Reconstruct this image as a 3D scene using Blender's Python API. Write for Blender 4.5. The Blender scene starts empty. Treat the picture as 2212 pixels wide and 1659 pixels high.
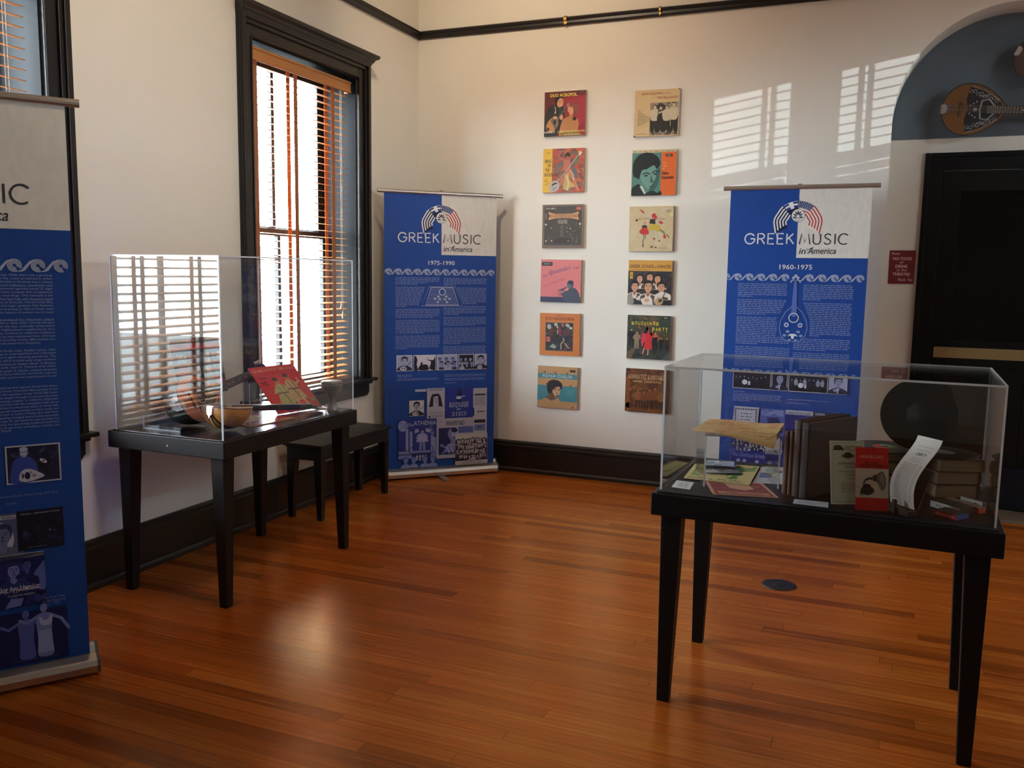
import bpy, math, random
from math import sin, cos, pi, radians, sqrt, atan2
from mathutils import Matrix, Vector
R = random.Random(7)
# light and exposure settings
EXPOSURE = 0.8
SKY, SKY_COL = 27.0, (.80, .91, 1.0, 1)
SUN, SUN_L = 1.2, 25
CEIL_LAMPS = ()
LAMP_COL = (1.0, .86, .70)
SPOT = 60
WALL_SPOT, WALL_SPOT_AT, WALL_SPOT_TO = 98, (2.4, -3.4, 4.0), (0.0, -2.75, 2.1)
C = bpy.context.scene.collection
SC = bpy.context.scene

# ------------------------------------------------------------------ camera
def make_camera():
    yaw, pitch, roll = -0.38998434, 0.12494506, 0.01566352
    cy, sy, cp, sp = cos(yaw), sin(yaw), cos(pitch), sin(pitch)
    f = Vector((sy*cp, cy*cp, -sp)); r = Vector((cy, -sy, 0)); u = r.cross(f)
    cr, sr = cos(roll), sin(roll)
    r2 = cr*r + sr*u; u2 = -sr*r + cr*u
    cam = bpy.data.cameras.new('camera'); o = bpy.data.objects.new('camera', cam); C.objects.link(o)
    m = Matrix((r2, u2, -f)).transposed().to_4x4(); m.translation = (3.35284, -6.17680, 1.51067)
    o.matrix_world = m
    cam.sensor_width = 36; cam.lens = 1900.475*36/2212; cam.clip_start = .05
    SC.camera = o
make_camera()

# ------------------------------------------------------------------ world, sun, lamps, exposure
SC.view_settings.view_transform = 'Standard'; SC.view_settings.look = 'None'
SC.view_settings.gamma = 1; SC.view_settings.exposure = EXPOSURE
SC.cycles.use_denoising = True
SC.cycles.max_bounces = 10; SC.cycles.diffuse_bounces = 5; SC.cycles.glossy_bounces = 5
SC.cycles.transparent_max_bounces = 40
SC.cycles.caustics_reflective = False; SC.cycles.caustics_refractive = False
SC.cycles.sample_clamp_indirect = 5
w = bpy.data.worlds.new('sky'); SC.world = w; w.use_nodes = True
bg = w.node_tree.nodes['Background']; bg.inputs[0].default_value = SKY_COL; bg.inputs[1].default_value = SKY

def light(name, kind, loc, power, col, rot=(0, 0, 0), **k):
    l = bpy.data.lights.new(name, kind); l.energy = power; l.color = col
    for a, b in k.items(): setattr(l, a, b)
    o = bpy.data.objects.new(name, l); C.objects.link(o); o.location = loc; o.rotation_euler = rot
    return o
def aim(o, d): o.rotation_euler = Vector(d).to_track_quat('-Z', 'Y').to_euler()
# second, added sun lamp for sunlight reflected outside: blind stripes on the back wall
s = light('reflected_sun_lamp', 'SUN', (9, -6, 4), SUN, (.80, .91, 1.0), angle=radians(.12)); aim(s, (-1, 1, -.165))
# high warm sun on the window side: it strikes the open slats and the ground outside
s = light('sun_on_windows', 'SUN', (-6, -3, 8), SUN_L, (1.0, .90, .76), angle=radians(.5)); aim(s, (.43, -.28, -.86))
# gallery lamps on the ceiling
for i, (x, y, p) in enumerate(CEIL_LAMPS):
    light('ceiling_lamp_light', 'AREA', (x, y, 4.05), p, LAMP_COL, size=.9, shape='DISK')
s = light('track_spot_light', 'SPOT', (1.0, -1.9, 4.05), SPOT, (1.0, .80, .55), spot_size=radians(98), spot_blend=1.0, shadow_soft_size=.10)
aim(s, Vector((.95, 0, 2.75)) - Vector((1.0, -1.9, 4.05)))
s = light('track_spot_light', 'SPOT', WALL_SPOT_AT, WALL_SPOT, (1.0, .82, .58), spot_size=radians(78), spot_blend=1.0, shadow_soft_size=.3)
aim(s, Vector(WALL_SPOT_TO) - Vector(WALL_SPOT_AT))
for y in (-1.436, -3.901):
    p = light('window_portal', 'AREA', (-.34, y, 1.78), 1, (1, 1, 1), rot=(0, radians(-90), 0), shape='RECTANGLE', size=2.1, size_y=1.12)
    p.data.cycles.is_portal = True
for y in (-3.17, -2.335):
    p = light('window_portal', 'AREA', (5.78, y, 2.31), 1, (1, 1, 1), rot=(0, radians(90), 0), shape='RECTANGLE', size=1.92, size_y=.71)
    p.data.cycles.is_portal = True

# ------------------------------------------------------------------ materials
def lin(c):
    c = c/255
    return c/12.92 if c <= .04045 else ((c+.055)/1.055)**2.4
def rgb(c): return tuple(lin(x) for x in c) + (1,)
MATS = {}
def mat(name, col=(128, 128, 128), rough=.5, metal=0, spec=.5, coat=0, bump=0, bscale=40, var=0, vscale=6, stretch=(1, 1, 1), col2=None):
    if name in MATS: return MATS[name]
    m = bpy.data.materials.new(name); m.use_nodes = True; N = m.node_tree.nodes; L = m.node_tree.links
    b = N['Principled BSDF']; b.inputs['Base Color'].default_value = rgb(col); b.inputs['Roughness'].default_value = rough
    b.inputs['Metallic'].default_value = metal; b.inputs['Specular IOR Level'].default_value = spec; b.inputs['Coat Weight'].default_value = coat
    if bump or var or col2:
        tc = N.new('ShaderNodeTexCoord'); mp = N.new('ShaderNodeMapping'); mp.inputs['Scale'].default_value = stretch
        L.new(tc.outputs['Object'], mp.inputs[0])
    if bump:
        n = N.new('ShaderNodeTexNoise'); n.inputs['Scale'].default_value = bscale; n.inputs['Detail'].default_value = 4
        bp = N.new('ShaderNodeBump'); bp.inputs['Strength'].default_value = bump; bp.inputs['Distance'].default_value = .004
        L.new(mp.outputs[0], n.inputs[0]); L.new(n.outputs[0], bp.inputs['Height']); L.new(bp.outputs[0], b.inputs['Normal'])
    if var or col2:
        n = N.new('ShaderNodeTexNoise'); n.inputs['Scale'].default_value = vscale; n.inputs['Detail'].default_value = 6; n.inputs['Roughness'].default_value = .6
        cr = N.new('ShaderNodeValToRGB'); a = rgb(col); k = rgb(col2) if col2 else tuple(x*(1-var) for x in a[:3]) + (1,)
        cr.color_ramp.elements[0].color = k; cr.color_ramp.elements[1].color = a
        cr.color_ramp.elements[0].position = .33; cr.color_ramp.elements[1].position = .67
        L.new(mp.outputs[0], n.inputs[0]); L.new(n.outputs[0], cr.inputs[0]); L.new(cr.outputs[0], b.inputs['Base Color'])
    MATS[name] = m; return m
def print_mat(name, rough=.5, coat=0, spec=.5):
    if name in MATS: return MATS[name]
    m = bpy.data.materials.new(name); m.use_nodes = True; N = m.node_tree.nodes; L = m.node_tree.links
    b = N['Principled BSDF']; a = N.new('ShaderNodeAttribute'); a.attribute_name = 'Col'
    n = N.new('ShaderNodeTexNoise'); n.inputs['Scale'].default_value = 35; n.inputs['Detail'].default_value = 5
    mr = N.new('ShaderNodeMapRange'); mr.inputs[3].default_value = .86; mr.inputs[4].default_value = 1.1
    mx = N.new('ShaderNodeMix'); mx.data_type = 'RGBA'; mx.blend_type = 'MULTIPLY'; mx.inputs[0].default_value = 1
    L.new(n.outputs[0], mr.inputs[0]); L.new(a.outputs[0], mx.inputs[6]); L.new(mr.outputs[0], mx.inputs[7]); L.new(mx.outputs[2], b.inputs['Base Color'])
    b.inputs['Roughness'].default_value = rough; b.inputs['Coat Weight'].default_value = coat; b.inputs['Coat Roughness'].default_value = .12; b.inputs['Specular IOR Level'].default_value = spec
    MATS[name] = m; return m
def clear_mat(name, tint=(.985, .99, .99), f0=.045, rough=0.0):
    # clear sheet: light passes straight through, the surface mirrors by angle
    m = bpy.data.materials.new(name); m.use_nodes = True; N = m.node_tree.nodes; L = m.node_tree.links
    N.remove(N['Principled BSDF']); out = N['Material Output']
    lw = N.new('ShaderNodeLayerWeight'); lw.inputs[0].default_value = .5
    pw = N.new('ShaderNodeMath'); pw.operation = 'POWER'; pw.inputs[1].default_value = 5
    ma = N.new('ShaderNodeMath'); ma.operation = 'MULTIPLY_ADD'; ma.inputs[1].default_value = 1-f0; ma.inputs[2].default_value = f0
    t = N.new('ShaderNodeBsdfTransparent'); t.inputs[0].default_value = tint + (1,)
    g = N.new('ShaderNodeBsdfGlossy'); g.inputs['Roughness'].default_value = rough
    mx = N.new('ShaderNodeMixShader')
    L.new(lw.outputs['Facing'], pw.inputs[0]); L.new(pw.outputs[0], ma.inputs[0]); L.new(ma.outputs[0], mx.inputs[0])
    L.new(t.outputs[0], mx.inputs[1]); L.new(g.outputs[0], mx.inputs[2]); L.new(mx.outputs[0], out.inputs[0])
    MATS[name] = m; return m
def edge_mat(name):
    m = bpy.data.materials.new(name); m.use_nodes = True; N = m.node_tree.nodes; L = m.node_tree.links
    N.remove(N['Principled BSDF']); out = N['Material Output']
    d = N.new('ShaderNodeBsdfDiffuse'); d.inputs[0].default_value = (.8, .83, .84, 1)
    t = N.new('ShaderNodeBsdfTranslucent'); t.inputs[0].default_value = (.9, .92, .92, 1)
    g = N.new('ShaderNodeBsdfGlossy'); g.inputs['Roughness'].default_value = .2
    a = N.new('ShaderNodeMixShader'); a.inputs[0].default_value = .5; b = N.new('ShaderNodeMixShader'); b.inputs[0].default_value = .15
    L.new(d.outputs[0], a.inputs[1]); L.new(t.outputs[0], a.inputs[2]); L.new(a.outputs[0], b.inputs[1]); L.new(g.outputs[0], b.inputs[2]); L.new(b.outputs[0], out.inputs[0])
    MATS[name] = m; return m
ACR = clear_mat('clear_acrylic'); GLASS = clear_mat('window_glass', (.95, .97, .97)); EDGE = edge_mat('acrylic_edge')
PR = print_mat('printed_card', .42, .25); BANNER = print_mat('banner_vinyl', .5, 0, .35); PAPER = print_mat('printed_paper', .7, 0, .3)
WOOD_DK = mat('dark_stained_trim', (32, 27, 26), .38, bump=.1, bscale=25, var=.35, vscale=9)
JAMB = mat('dark_jamb_paint', (17, 17, 20), .6, spec=.12, var=.25, vscale=7)
TABLE = mat('espresso_wood', (30, 21, 18), .5, spec=.22, bump=.06, bscale=60, var=.3, vscale=5, stretch=(1, 6, 6))
TABLE_B = mat('black_painted_wood', (10, 9, 9), .5, spec=.25, bump=.06, bscale=60, var=.25, vscale=6)
TOP_GLOSS = mat('espresso_tabletop', (32, 25, 22), .22, bump=.03, bscale=30, var=.3, vscale=6, stretch=(1, 5, 1))
SLAT = mat('honey_wood_slat', (200, 132, 74), .42, var=.22, vscale=10, stretch=(4, 1, 30))
TAPE = mat('rust_cloth_tape', (168, 104, 66), .85, bump=.3, bscale=300)
SILVER = mat('brushed_aluminium', (196, 192, 186), .32, metal=.9)
GREY_PL = mat('grey_plastic', (92, 90, 88), .5)
BRASS = mat('aged_brass', (176, 142, 78), .35, metal=.9)

# ------------------------------------------------------------------ mesh builder
class MB:
    def __init__(s): s.v = []; s.f = []; s.m = []; s.s = []; s.c = []
    def add(s, vs, fs, mi=0, smooth=False, col=None):
        o = len(s.v); s.v += [tuple(v) for v in vs]
        for f in fs:
            s.f.append([i+o for i in f]); s.m.append(mi); s.s.append(smooth); s.c.append(col)
    def box(s, x0, x1, y0, y1, z0, z1, mi=0, col=None, T=None):
        v = [(x, y, z) for z in (z0, z1) for y in (y0, y1) for x in (x0, x1)]
        if T: v = [T @ Vector(p) for p in v]
        s.add(v, [(0, 2, 3, 1), (4, 5, 7, 6), (0, 1, 5, 4), (2, 6, 7, 3), (0, 4, 6, 2), (1, 3, 7, 5)], mi, False, col)
    def taper(s, a, za, b, zb, mi=0, col=None):      # a, b = (x0,x1,y0,y1) at heights za, zb
        v = [(x, y, za) for y in a[2:] for x in a[:2]] + [(x, y, zb) for y in b[2:] for x in b[:2]]
        s.add(v, [(0, 2, 3, 1), (4, 5, 7, 6), (0, 1, 5, 4), (2, 6, 7, 3), (0, 4, 6, 2), (1, 3, 7, 5)], mi, False, col)
    def extr(s, pts, fn, h0, h1, mi=0, col=None, side=None, smooth=False):   # 2D outline pushed from h0 to h1 through fn(u,v,h)
        n = len(pts)
        s.add([fn(u, v, h0) for u, v in pts] + [fn(u, v, h1) for u, v in pts], [list(range(n))[::-1], [i+n for i in range(n)]], mi, False, col)
        s.add([fn(u, v, h0) for u, v in pts] + [fn(u, v, h1) for u, v in pts], [(i, (i+1) % n, (i+1) % n+n, i+n) for i in range(n)], mi, smooth, side or col)
    def tube(s, pts, r, n=8, mi=0, col=None, cap=True):
        P = [Vector(p) for p in pts]; rs = r if isinstance(r, (list, tuple)) else [r]*len(P); vs = []; fs = []
        t0 = (P[1]-P[0]).normalized(); up = Vector((0, 0, 1)) if abs(t0.z) < .9 else Vector((1, 0, 0)); a = t0.cross(up).normalized()
        for i, p in enumerate(P):
            t = (P[min(i+1, len(P)-1)]-P[max(i-1, 0)]).normalized(); a = (a-t*a.dot(t)).normalized(); b = t.cross(a)
            vs += [p+(a*cos(2*pi*k/n)+b*sin(2*pi*k/n))*rs[i] for k in range(n)]
        for i in range(len(P)-1):
            fs += [(i*n+k, i*n+(k+1) % n, (i+1)*n+(k+1) % n, (i+1)*n+k) for k in range(n)]
        s.add(vs, fs, mi, True, col)
        if cap: s.add(vs[:n], [list(range(n))[::-1]], mi, False, col); s.add(vs[-n:], [list(range(n))], mi, False, col)
    def lathe(s, prof, n=40, T=None, mi=0, col=None):
        vs = [(r*cos(2*pi*k/n), r*sin(2*pi*k/n), z) for r, z in prof for k in range(n)]
        if T: vs = [T @ Vector(v) for v in vs]
        s.add(vs, [(i*n+k, i*n+(k+1) % n, (i+1)*n+(k+1) % n, (i+1)*n+k) for i in range(len(prof)-1) for k in range(n)], mi, True, col)
        s.add(vs[:n], [list(range(n))[::-1]], mi, False, col); s.add(vs[-n:], [list(range(n))], mi, False, col)
    def build(s, name, mats, parent=None, bevel=0, loc=None):
        me = bpy.data.meshes.new(name); me.from_pydata(s.v, [], s.f); mats = mats if isinstance(mats, (list, tuple)) else [mats]
        for m in mats: me.materials.append(m)
        me.polygons.foreach_set('material_index', s.m); me.polygons.foreach_set('use_smooth', s.s)
        if any(c is not None for c in s.c):
            at = me.color_attributes.new('Col', 'FLOAT_COLOR', 'CORNER'); data = []
            for f, c in zip(s.f, s.c): data += list(rgb(c or (128, 128, 128)))*len(f)
            at.data.foreach_set('color', data)
        me.update()
        o = bpy.data.objects.new(name, me); C.objects.link(o)
        if parent: o.parent = parent
        if loc: o.location = loc
        if bevel:
            b = o.modifiers.new('bevel', 'BEVEL'); b.width = bevel; b.segments = 2; b.limit_method = 'ANGLE'; b.angle_limit = radians(50)
        return o
def tag(o, label, cat, group=None, kind=None):
    o['label'] = label; o['category'] = cat
    if group: o['group'] = group
    if kind: o['kind'] = kind
    return o
def thing(name, label, cat, loc=(0, 0, 0), rz=0, group=None, M=None):
    o = bpy.data.objects.new(name, None); C.objects.link(o); o.empty_display_size = .05
    if M is not None: o.matrix_world = M
    else: o.location = loc; o.rotation_euler = (0, 0, rz)
    return tag(o, label, cat, group)
def part(name, m, mats, parent, bevel=0, label=None):
    o = m.build(name, mats, parent, bevel)
    if label: o['label'] = label
    return o
def struct(name, m, mats, bevel=0):
    o = m.build(name, mats, None, bevel); o['kind'] = 'structure'; return o
def copy_tree(o, parent=None):
    c = o.copy(); C.objects.link(c)
    if parent: c.parent = parent
    for ch in list(o.children): copy_tree(ch, c)
    return c

# ------------------------------------------------------------------ flat printing (ink layers on a carrier surface)
TXT = {}
def text_mesh(s, bold=0, shear=0):
    k = (s, bold, shear)
    if k not in TXT:
        cu = bpy.data.curves.new('t', 'FONT'); cu.body = s; cu.size = 1; cu.offset = bold; cu.shear = shear; cu.resolution_u = 2; cu.fill_mode = 'FRONT'
        o = bpy.data.objects.new('t', cu); me = o.to_mesh()
        v = [(p.co.x, p.co.y) for p in me.vertices]; f = [list(p.vertices) for p in me.polygons]
        o.to_mesh_clear(); bpy.data.objects.remove(o); bpy.data.curves.remove(cu); TXT[k] = (v, f)
    return TXT[k]
class Print:
    def __init__(s, mb, fn, step=.00012, mi=0, soft=False): s.mb = mb; s.fn = fn; s.k = 0; s.step = step; s.mi = mi; s.soft = soft
    def lay(s): s.k += 1
    def poly(s, pts, col, raw=False):
        if s.soft and not raw and 6 <= len(pts) < 20:      # round the outline of drawn figures
            n = len(pts); q = []
            for i in range(n):
                a, b, c, d = pts[i-1], pts[i], pts[(i+1) % n], pts[(i+2) % n]
                for t in (0, .25, .5, .75):
                    q.append(tuple((1-t)**2*(1+2*t)*b[j]+t*t*(3-2*t)*c[j]+.4*t*(1-t)**2*(c[j]-a[j])-.4*t*t*(1-t)*(d[j]-b[j]) for j in (0, 1)))
            pts = q
        if not raw: s.k += .04
        s.mb.add([s.fn(x, y, s.k*s.step) for x, y in pts], [list(range(len(pts)))], s.mi, False, col)
    def rect(s, x0, y0, x1, y1, col): s.poly([(x0, y0), (x1, y0), (x1, y1), (x0, y1)], col, True)
    def ell(s, cx, cy, rx, ry=None, col=(0, 0, 0), rot=0, n=20):
        ry = ry or rx; c, d = cos(rot), sin(rot)
        s.poly([(cx+rx*cos(t)*c-ry*sin(t)*d, cy+rx*cos(t)*d+ry*sin(t)*c) for t in (2*pi*i/n for i in range(n))], col, True); s.k += .04
    def line(s, pts, w, col, closed=False):
        P = list(pts) + ([pts[0]] if closed else []); n = len(P); L_ = []; R_ = []
        for i in range(n):
            a = P[max(i-1, 0)]; b = P[min(i+1, n-1)]
            if closed and i in (0, n-1): a, b = P[-2], P[1]
            dx, dy = b[0]-a[0], b[1]-a[1]; l = sqrt(dx*dx+dy*dy) or 1; ww = w if not isinstance(w, (list, tuple)) else w[i]
            L_.append((P[i][0]-dy/l*ww/2, P[i][1]+dx/l*ww/2)); R_.append((P[i][0]+dy/l*ww/2, P[i][1]-dx/l*ww/2))
        vs = [s.fn(x, y, s.k*s.step) for x, y in L_+R_]
        s.mb.add(vs, [(i, i+n, i+1+n, i+1) for i in range(n-1)], s.mi, False, col); s.k += .03
    def ring(s, cx, cy, r, w, col, ry=None, a0=0, a1=2*pi, n=28):
        ry = ry or r; s.line([(cx+r*cos(a0+(a1-a0)*i/n), cy+ry*sin(a0+(a1-a0)*i/n)) for i in range(n+1)], w, col)
    def text(s, t, x0, x1, y, h, col, bold=0, shear=0, slope=0):
        v, f = text_mesh(t, bold, shear)
        if not v: return
        ax, bx = min(p[0] for p in v), max(p[0] for p in v); ay, by = min(p[1] for p in v), max(p[1] for p in v)
        if x1 is None: x1 = x0 + (bx-ax)*h/(by-ay)*.95
        if x0 is None: x0 = x1 - (bx-ax)*h/(by-ay)*.95
        kx = (x1-x0)/(bx-ax); ky = h/(by-ay)
        s.mb.add([s.fn(x0+(px-ax)*kx, y+(py-ay)*ky+slope*(px-ax)*kx, s.k*s.step) for px, py in v], f, s.mi, False, col)
    def words(s, x0, x1, y, h, col, r, ragged=0):     # a line of print too small to read
        x = x0; e = x1 - (r.random()*ragged)
        while x < e - h:
            l = min(h*(1.2+r.random()*5), e-x)
            s.rect(x, y, x+l, y+h*.62, col)
            if l > h*1.5:
                q = x+l*r.random()*.7; s.rect(q, y, q+h*.4, y+h, col)
            x += l+h*.75
    def dabs(s, x0, y0, x1, y1, cols, n, size, r):
        for _ in range(n):
            a = x0+(x1-x0)*r.random(); b = y0+(y1-y0)*r.random(); l = size*(.4+r.random()); t = r.random()*pi; q = l*(.25+.5*r.random())
            pts = [(a+l*cos(u)*cos(t)-q*sin(u)*sin(t), b+l*cos(u)*sin(t)+q*sin(u)*cos(t)) for u in (0, 1.05, 2.1, 3.14, 4.2, 5.25)]
            s.poly([(min(max(u, x0), x1), min(max(v, y0), y1)) for u, v in pts], r.choice(cols), True); s.k += .02
    def man(s, x, y, h, skin, hair, coat, legs=None, arm=0, w=1):     # a small standing figure, y = feet
        hw = h*.11*w
        if legs:
            s.poly([(x-hw*.8, y+h*.5), (x-hw*.9, y), (x-hw*.25, y), (x, y+h*.42), (x+hw*.25, y), (x+hw*.9, y), (x+hw*.8, y+h*.5)], legs)
        s.k += .3
        s.poly([(x-hw*.9, y+h*.42), (x-hw*1.35, y+h*.74), (x-hw*.5, y+h*.83), (x+hw*.5, y+h*.83), (x+hw*1.35, y+h*.74), (x+hw*.9, y+h*.42)], coat)
        if arm: s.line([(x+hw*1.1, y+h*.76), (x+hw*1.7, y+h*.6), (x+hw*.4, y+h*.55)], hw*.5, coat); s.line([(x-hw*1.1, y+h*.76), (x-hw*1.7, y+h*.6), (x-hw*.4, y+h*.52)], hw*.5, coat)
        s.k += .3; s.ell(x, y+h*.91, h*.062*w, h*.085, hair, n=12); s.k += .3; s.ell(x, y+h*.895, h*.05*w, h*.068, skin, n=12); s.k += .3
    def bust(s, x, y, h, skin, hair, coat, turn=0, shade=None, wide=1):    # head and shoulders, y = lower edge
        s.poly([(x-h*.5*wide, y), (x-h*.46*wide, y+h*.18), (x-h*.16, y+h*.33), (x+h*.16, y+h*.33), (x+h*.46*wide, y+h*.18), (x+h*.5*wide, y)], coat)
        s.k += .3; s.poly([(x-h*.1, y+h*.25), (x-h*.1, y+h*.45), (x+h*.1, y+h*.45), (x+h*.1, y+h*.25), (x, y+h*.16)], shade or skin)
        s.k += .3; s.ell(x, y+h*.72, h*.23, h*.27, hair); s.k += .3
        s.ell(x+turn*h*.04, y+h*.64, h*.185, h*.25, skin); s.k += .3
        fx = x+turn*h*.08
        s.poly([(x-h*.22, y+h*.74), (x-h*.2, y+h*.9), (x, y+h*.99), (x+h*.2, y+h*.92), (x+h*.23, y+h*.76), (x+h*.12, y+h*.84), (x-h*.1, y+h*.82)], hair)
        for d in (-.085, .085):
            s.line([(fx+d*h-h*.05, y+h*.735), (fx+d*h, y+h*.75), (fx+d*h+h*.05, y+h*.735)], h*.022, hair)
            s.ell(fx+d*h, y+h*.69, h*.035, h*.016, hair, n=10)
        s.poly([(fx-h*.01, y+h*.69), (fx+turn*h*.035-h*.03, y+h*.585), (fx+turn*h*.04+h*.03, y+h*.58)], shade or hair)
        s.poly([(fx-h*.065, y+h*.52), (fx, y+h*.535), (fx+h*.065, y+h*.52), (fx, y+h*.495)], (120, 50, 45) if skin[0] > skin[2]+30 else hair)
        s.k += .3
STROKE = {
 'G': [[(.93, .8)] + [(.5+.5*cos(t), .5+.5*sin(t)) for t in [radians(a) for a in range(40, 361, 16)]] + [(1, .5), (.56, .5)]],
 'R': [[(.1, 0), (.1, 1), (.45, 1), (.68, .93), (.76, .76), (.68, .58), (.45, .5), (.1, .5)], [(.42, .5), (.8, 0)]],
 'E': [[(.7, 1), (.1, 1), (.1, 0), (.7, 0)], [(.1, .52), (.62, .52)]],
 'K': [[(.1, 0), (.1, 1)], [(.72, 1), (.12, .45)], [(.3, .6), (.78, 0)]],
 'M': [[(0, 0), (.18, 1), (.5, .2), (.82, 1), (1, 0)]],
 'U': [[(.08, 1), (.08, .4)] + [(.42+.34*cos(t), .36-.36*sin(t)) for t in [pi-pi*i/10 for i in range(11)]] + [(.76, 1)]],
 'S': [[(.66, .86), (.52, .97), (.34, 1), (.16, .92), (.1, .75), (.2, .6), (.5, .46), (.66, .3), (.6, .1), (.4, 0), (.2, .03), (.06, .16)]],
 'I': [[(.1, 0), (.1, 1)]],
 'C': [[(.5+.5*cos(t), .5+.5*sin(t)) for t in [radians(a) for a in range(42, 320, 14)]]]}
SW = {'G': 1.0, 'R': .82, 'E': .74, 'K': .8, 'M': 1.0, 'U': .84, 'S': .74, 'I': .2, 'C': .95}
def strokes(p, word, x0, x1, y, h, col, wt):
    tot = sum(SW[c] for c in word) + .2*(len(word)-1); k = (x1-x0)/tot; x = x0
    for c in word:
        for pl in STROKE[c]: p.line([(x+a*k, y+b*h) for a, b in pl], wt, col); p.k += .05
        x += (SW[c]+.2)*k
# ------------------------------------------------------------------ the room
W_X, Y_R, Z_C = 5.6, -9.4, 4.2
def wall_mat(name, c):
    return mat(name, c, .78, spec=.25, bump=.12, bscale=55, var=.035, vscale=1.3)
WALL = wall_mat('cream_plaster', (233, 228, 217)); WALLP = mat('white_plaster_ceiling', (235, 232, 225), .9)
def floor_mat():
    m = bpy.data.materials.new('heart_pine_boards'); m.use_nodes = True; N = m.node_tree.nodes; L = m.node_tree.links; b = N['Principled BSDF']
    def mth(op, a, bb=None, c=None):
        n = N.new('ShaderNodeMath'); n.operation = op
        for i, q in enumerate((a, bb, c)):
            if q is None: continue
            if isinstance(q, (int, float)): n.inputs[i].default_value = q
            else: L.new(q, n.inputs[i])
        return n.outputs[0]
    tc = N.new('ShaderNodeTexCoord'); sp = N.new('ShaderNodeSeparateXYZ'); L.new(tc.outputs['Object'], sp.inputs[0]); X, Y = sp.outputs[0], sp.outputs[1]
    row = mth('DIVIDE', Y, .0635); rf = mth('FLOOR', row); rfr = mth('FRACT', row)
    wn = N.new('ShaderNodeTexWhiteNoise'); wn.noise_dimensions = '1D'; L.new(rf, wn.inputs['W'])
    xo = mth('MULTIPLY_ADD', wn.outputs[0], 7.3, X); cx = mth('DIVIDE', xo, 1.9); cf = mth('FLOOR', cx); cfr = mth('FRACT', cx)
    cb = N.new('ShaderNodeCombineXYZ'); L.new(rf, cb.inputs[0]); L.new(cf, cb.inputs[1])
    w2 = N.new('ShaderNodeTexWhiteNoise'); w2.noise_dimensions = '2D'; L.new(cb.outputs[0], w2.inputs['Vector'])
    cr = N.new('ShaderNodeValToRGB'); e = cr.color_ramp.elements
    e[0].position = 0; e[0].color = rgb((146, 68, 24)); e[1].position = 1; e[1].color = rgb((208, 118, 46))
    for p, c in ((.12, (174, 88, 32)), (.35, (188, 96, 34)), (.6, (198, 104, 38)), (.8, (192, 98, 34))):
        q = e.new(p); q.color = rgb(c)
    L.new(w2.outputs[0], cr.inputs[0])
    # grain: long streaks along the board, shifted per board
    sh = N.new('ShaderNodeCombineXYZ'); L.new(mth('MULTIPLY_ADD', w2.outputs[0], 31, mth('MULTIPLY', X, 1.6)), sh.inputs[0]); L.new(mth('MULTIPLY', Y, 75), sh.inputs[1])
    n1 = N.new('ShaderNodeTexNoise'); n1.inputs['Scale'].default_value = 1; n1.inputs['Detail'].default_value = 5; n1.inputs['Roughness'].default_value = .65; L.new(sh.outputs[0], n1.inputs[0])
    g = N.new('ShaderNodeMapRange'); g.inputs[1].default_value = .3; g.inputs[2].default_value = .72; g.inputs[3].default_value = .62; g.inputs[4].default_value = 1.12; L.new(n1.outputs[0], g.inputs[0])
    n2 = N.new('ShaderNodeTexNoise'); n2.inputs['Scale'].default_value = 1.1; n2.inputs['Detail'].default_value = 3; L.new(tc.outputs['Object'], n2.inputs[0])
    g2 = N.new('ShaderNodeMapRange'); g2.inputs[1].default_value = .3; g2.inputs[2].default_value = .7; g2.inputs[3].default_value = .86; g2.inputs[4].default_value = 1.1; L.new(n2.outputs[0], g2.inputs[0])
    # seams between boards and at board ends
    sy = mth('MINIMUM', rfr, mth('SUBTRACT', 1, rfr)); se = mth('MINIMUM', cfr, mth('SUBTRACT', 1, cfr))
    s1 = mth('GREATER_THAN', sy, .022); s2 = mth('GREATER_THAN', se, .0009)
    seam = mth('MULTIPLY', s1, s2); seam2 = mth('MULTIPLY_ADD', seam, .42, .58)
    k = mth('MULTIPLY', mth('MULTIPLY', g.outputs[0], g2.outputs[0]), seam2)
    mx = N.new('ShaderNodeMix'); mx.data_type = 'RGBA'; mx.blend_type = 'MULTIPLY'; mx.inputs[0].default_value = 1
    L.new(cr.outputs[0], mx.inputs[6]); L.new(k, mx.inputs[7]); L.new(mx.outputs[2], b.inputs['Base Color'])
    rr = N.new('ShaderNodeMapRange'); rr.inputs[3].default_value = .17; rr.inputs[4].default_value = .33; L.new(n1.outputs[0], rr.inputs[0]); L.new(rr.outputs[0], b.inputs['Roughness'])
    b.inputs['Specular IOR Level'].default_value = 0.0
    hh = mth('ADD', mth('MULTIPLY', seam, .5), mth('MULTIPLY', n1.outputs[0], .25)); hh = mth('ADD', hh, mth('MULTIPLY', w2.outputs[0], .15))
    bp = N.new('ShaderNodeBump'); bp.inputs['Strength'].default_value = .22; bp.inputs['Distance'].default_value = .003; L.new(hh, bp.inputs['Height']); L.new(bp.outputs[0], b.inputs['Normal'])
    # orange of the slats' reflected light put into the gloss colour, stronger with the angle
    gl = N.new('ShaderNodeBsdfGlossy'); gl.inputs[0].default_value = (1, .62, .30, 1); L.new(rr.outputs[0], gl.inputs['Roughness']); L.new(bp.outputs[0], gl.inputs['Normal'])
    fr = N.new('ShaderNodeFresnel'); fr.inputs[0].default_value = 1.55; L.new(bp.outputs[0], fr.inputs['Normal']); ms = N.new('ShaderNodeMixShader'); L.new(mth('MULTIPLY', fr.outputs[0], 1.15), ms.inputs[0])
    L.new(b.outputs[0], ms.inputs[1]); L.new(gl.outputs[0], ms.inputs[2]); L.new(ms.outputs[0], N['Material Output'].inputs[0])
    return m
m = MB(); m.box(-.02, W_X, Y_R, .7, -.08, 0); struct('floor', m, floor_mat())
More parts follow.
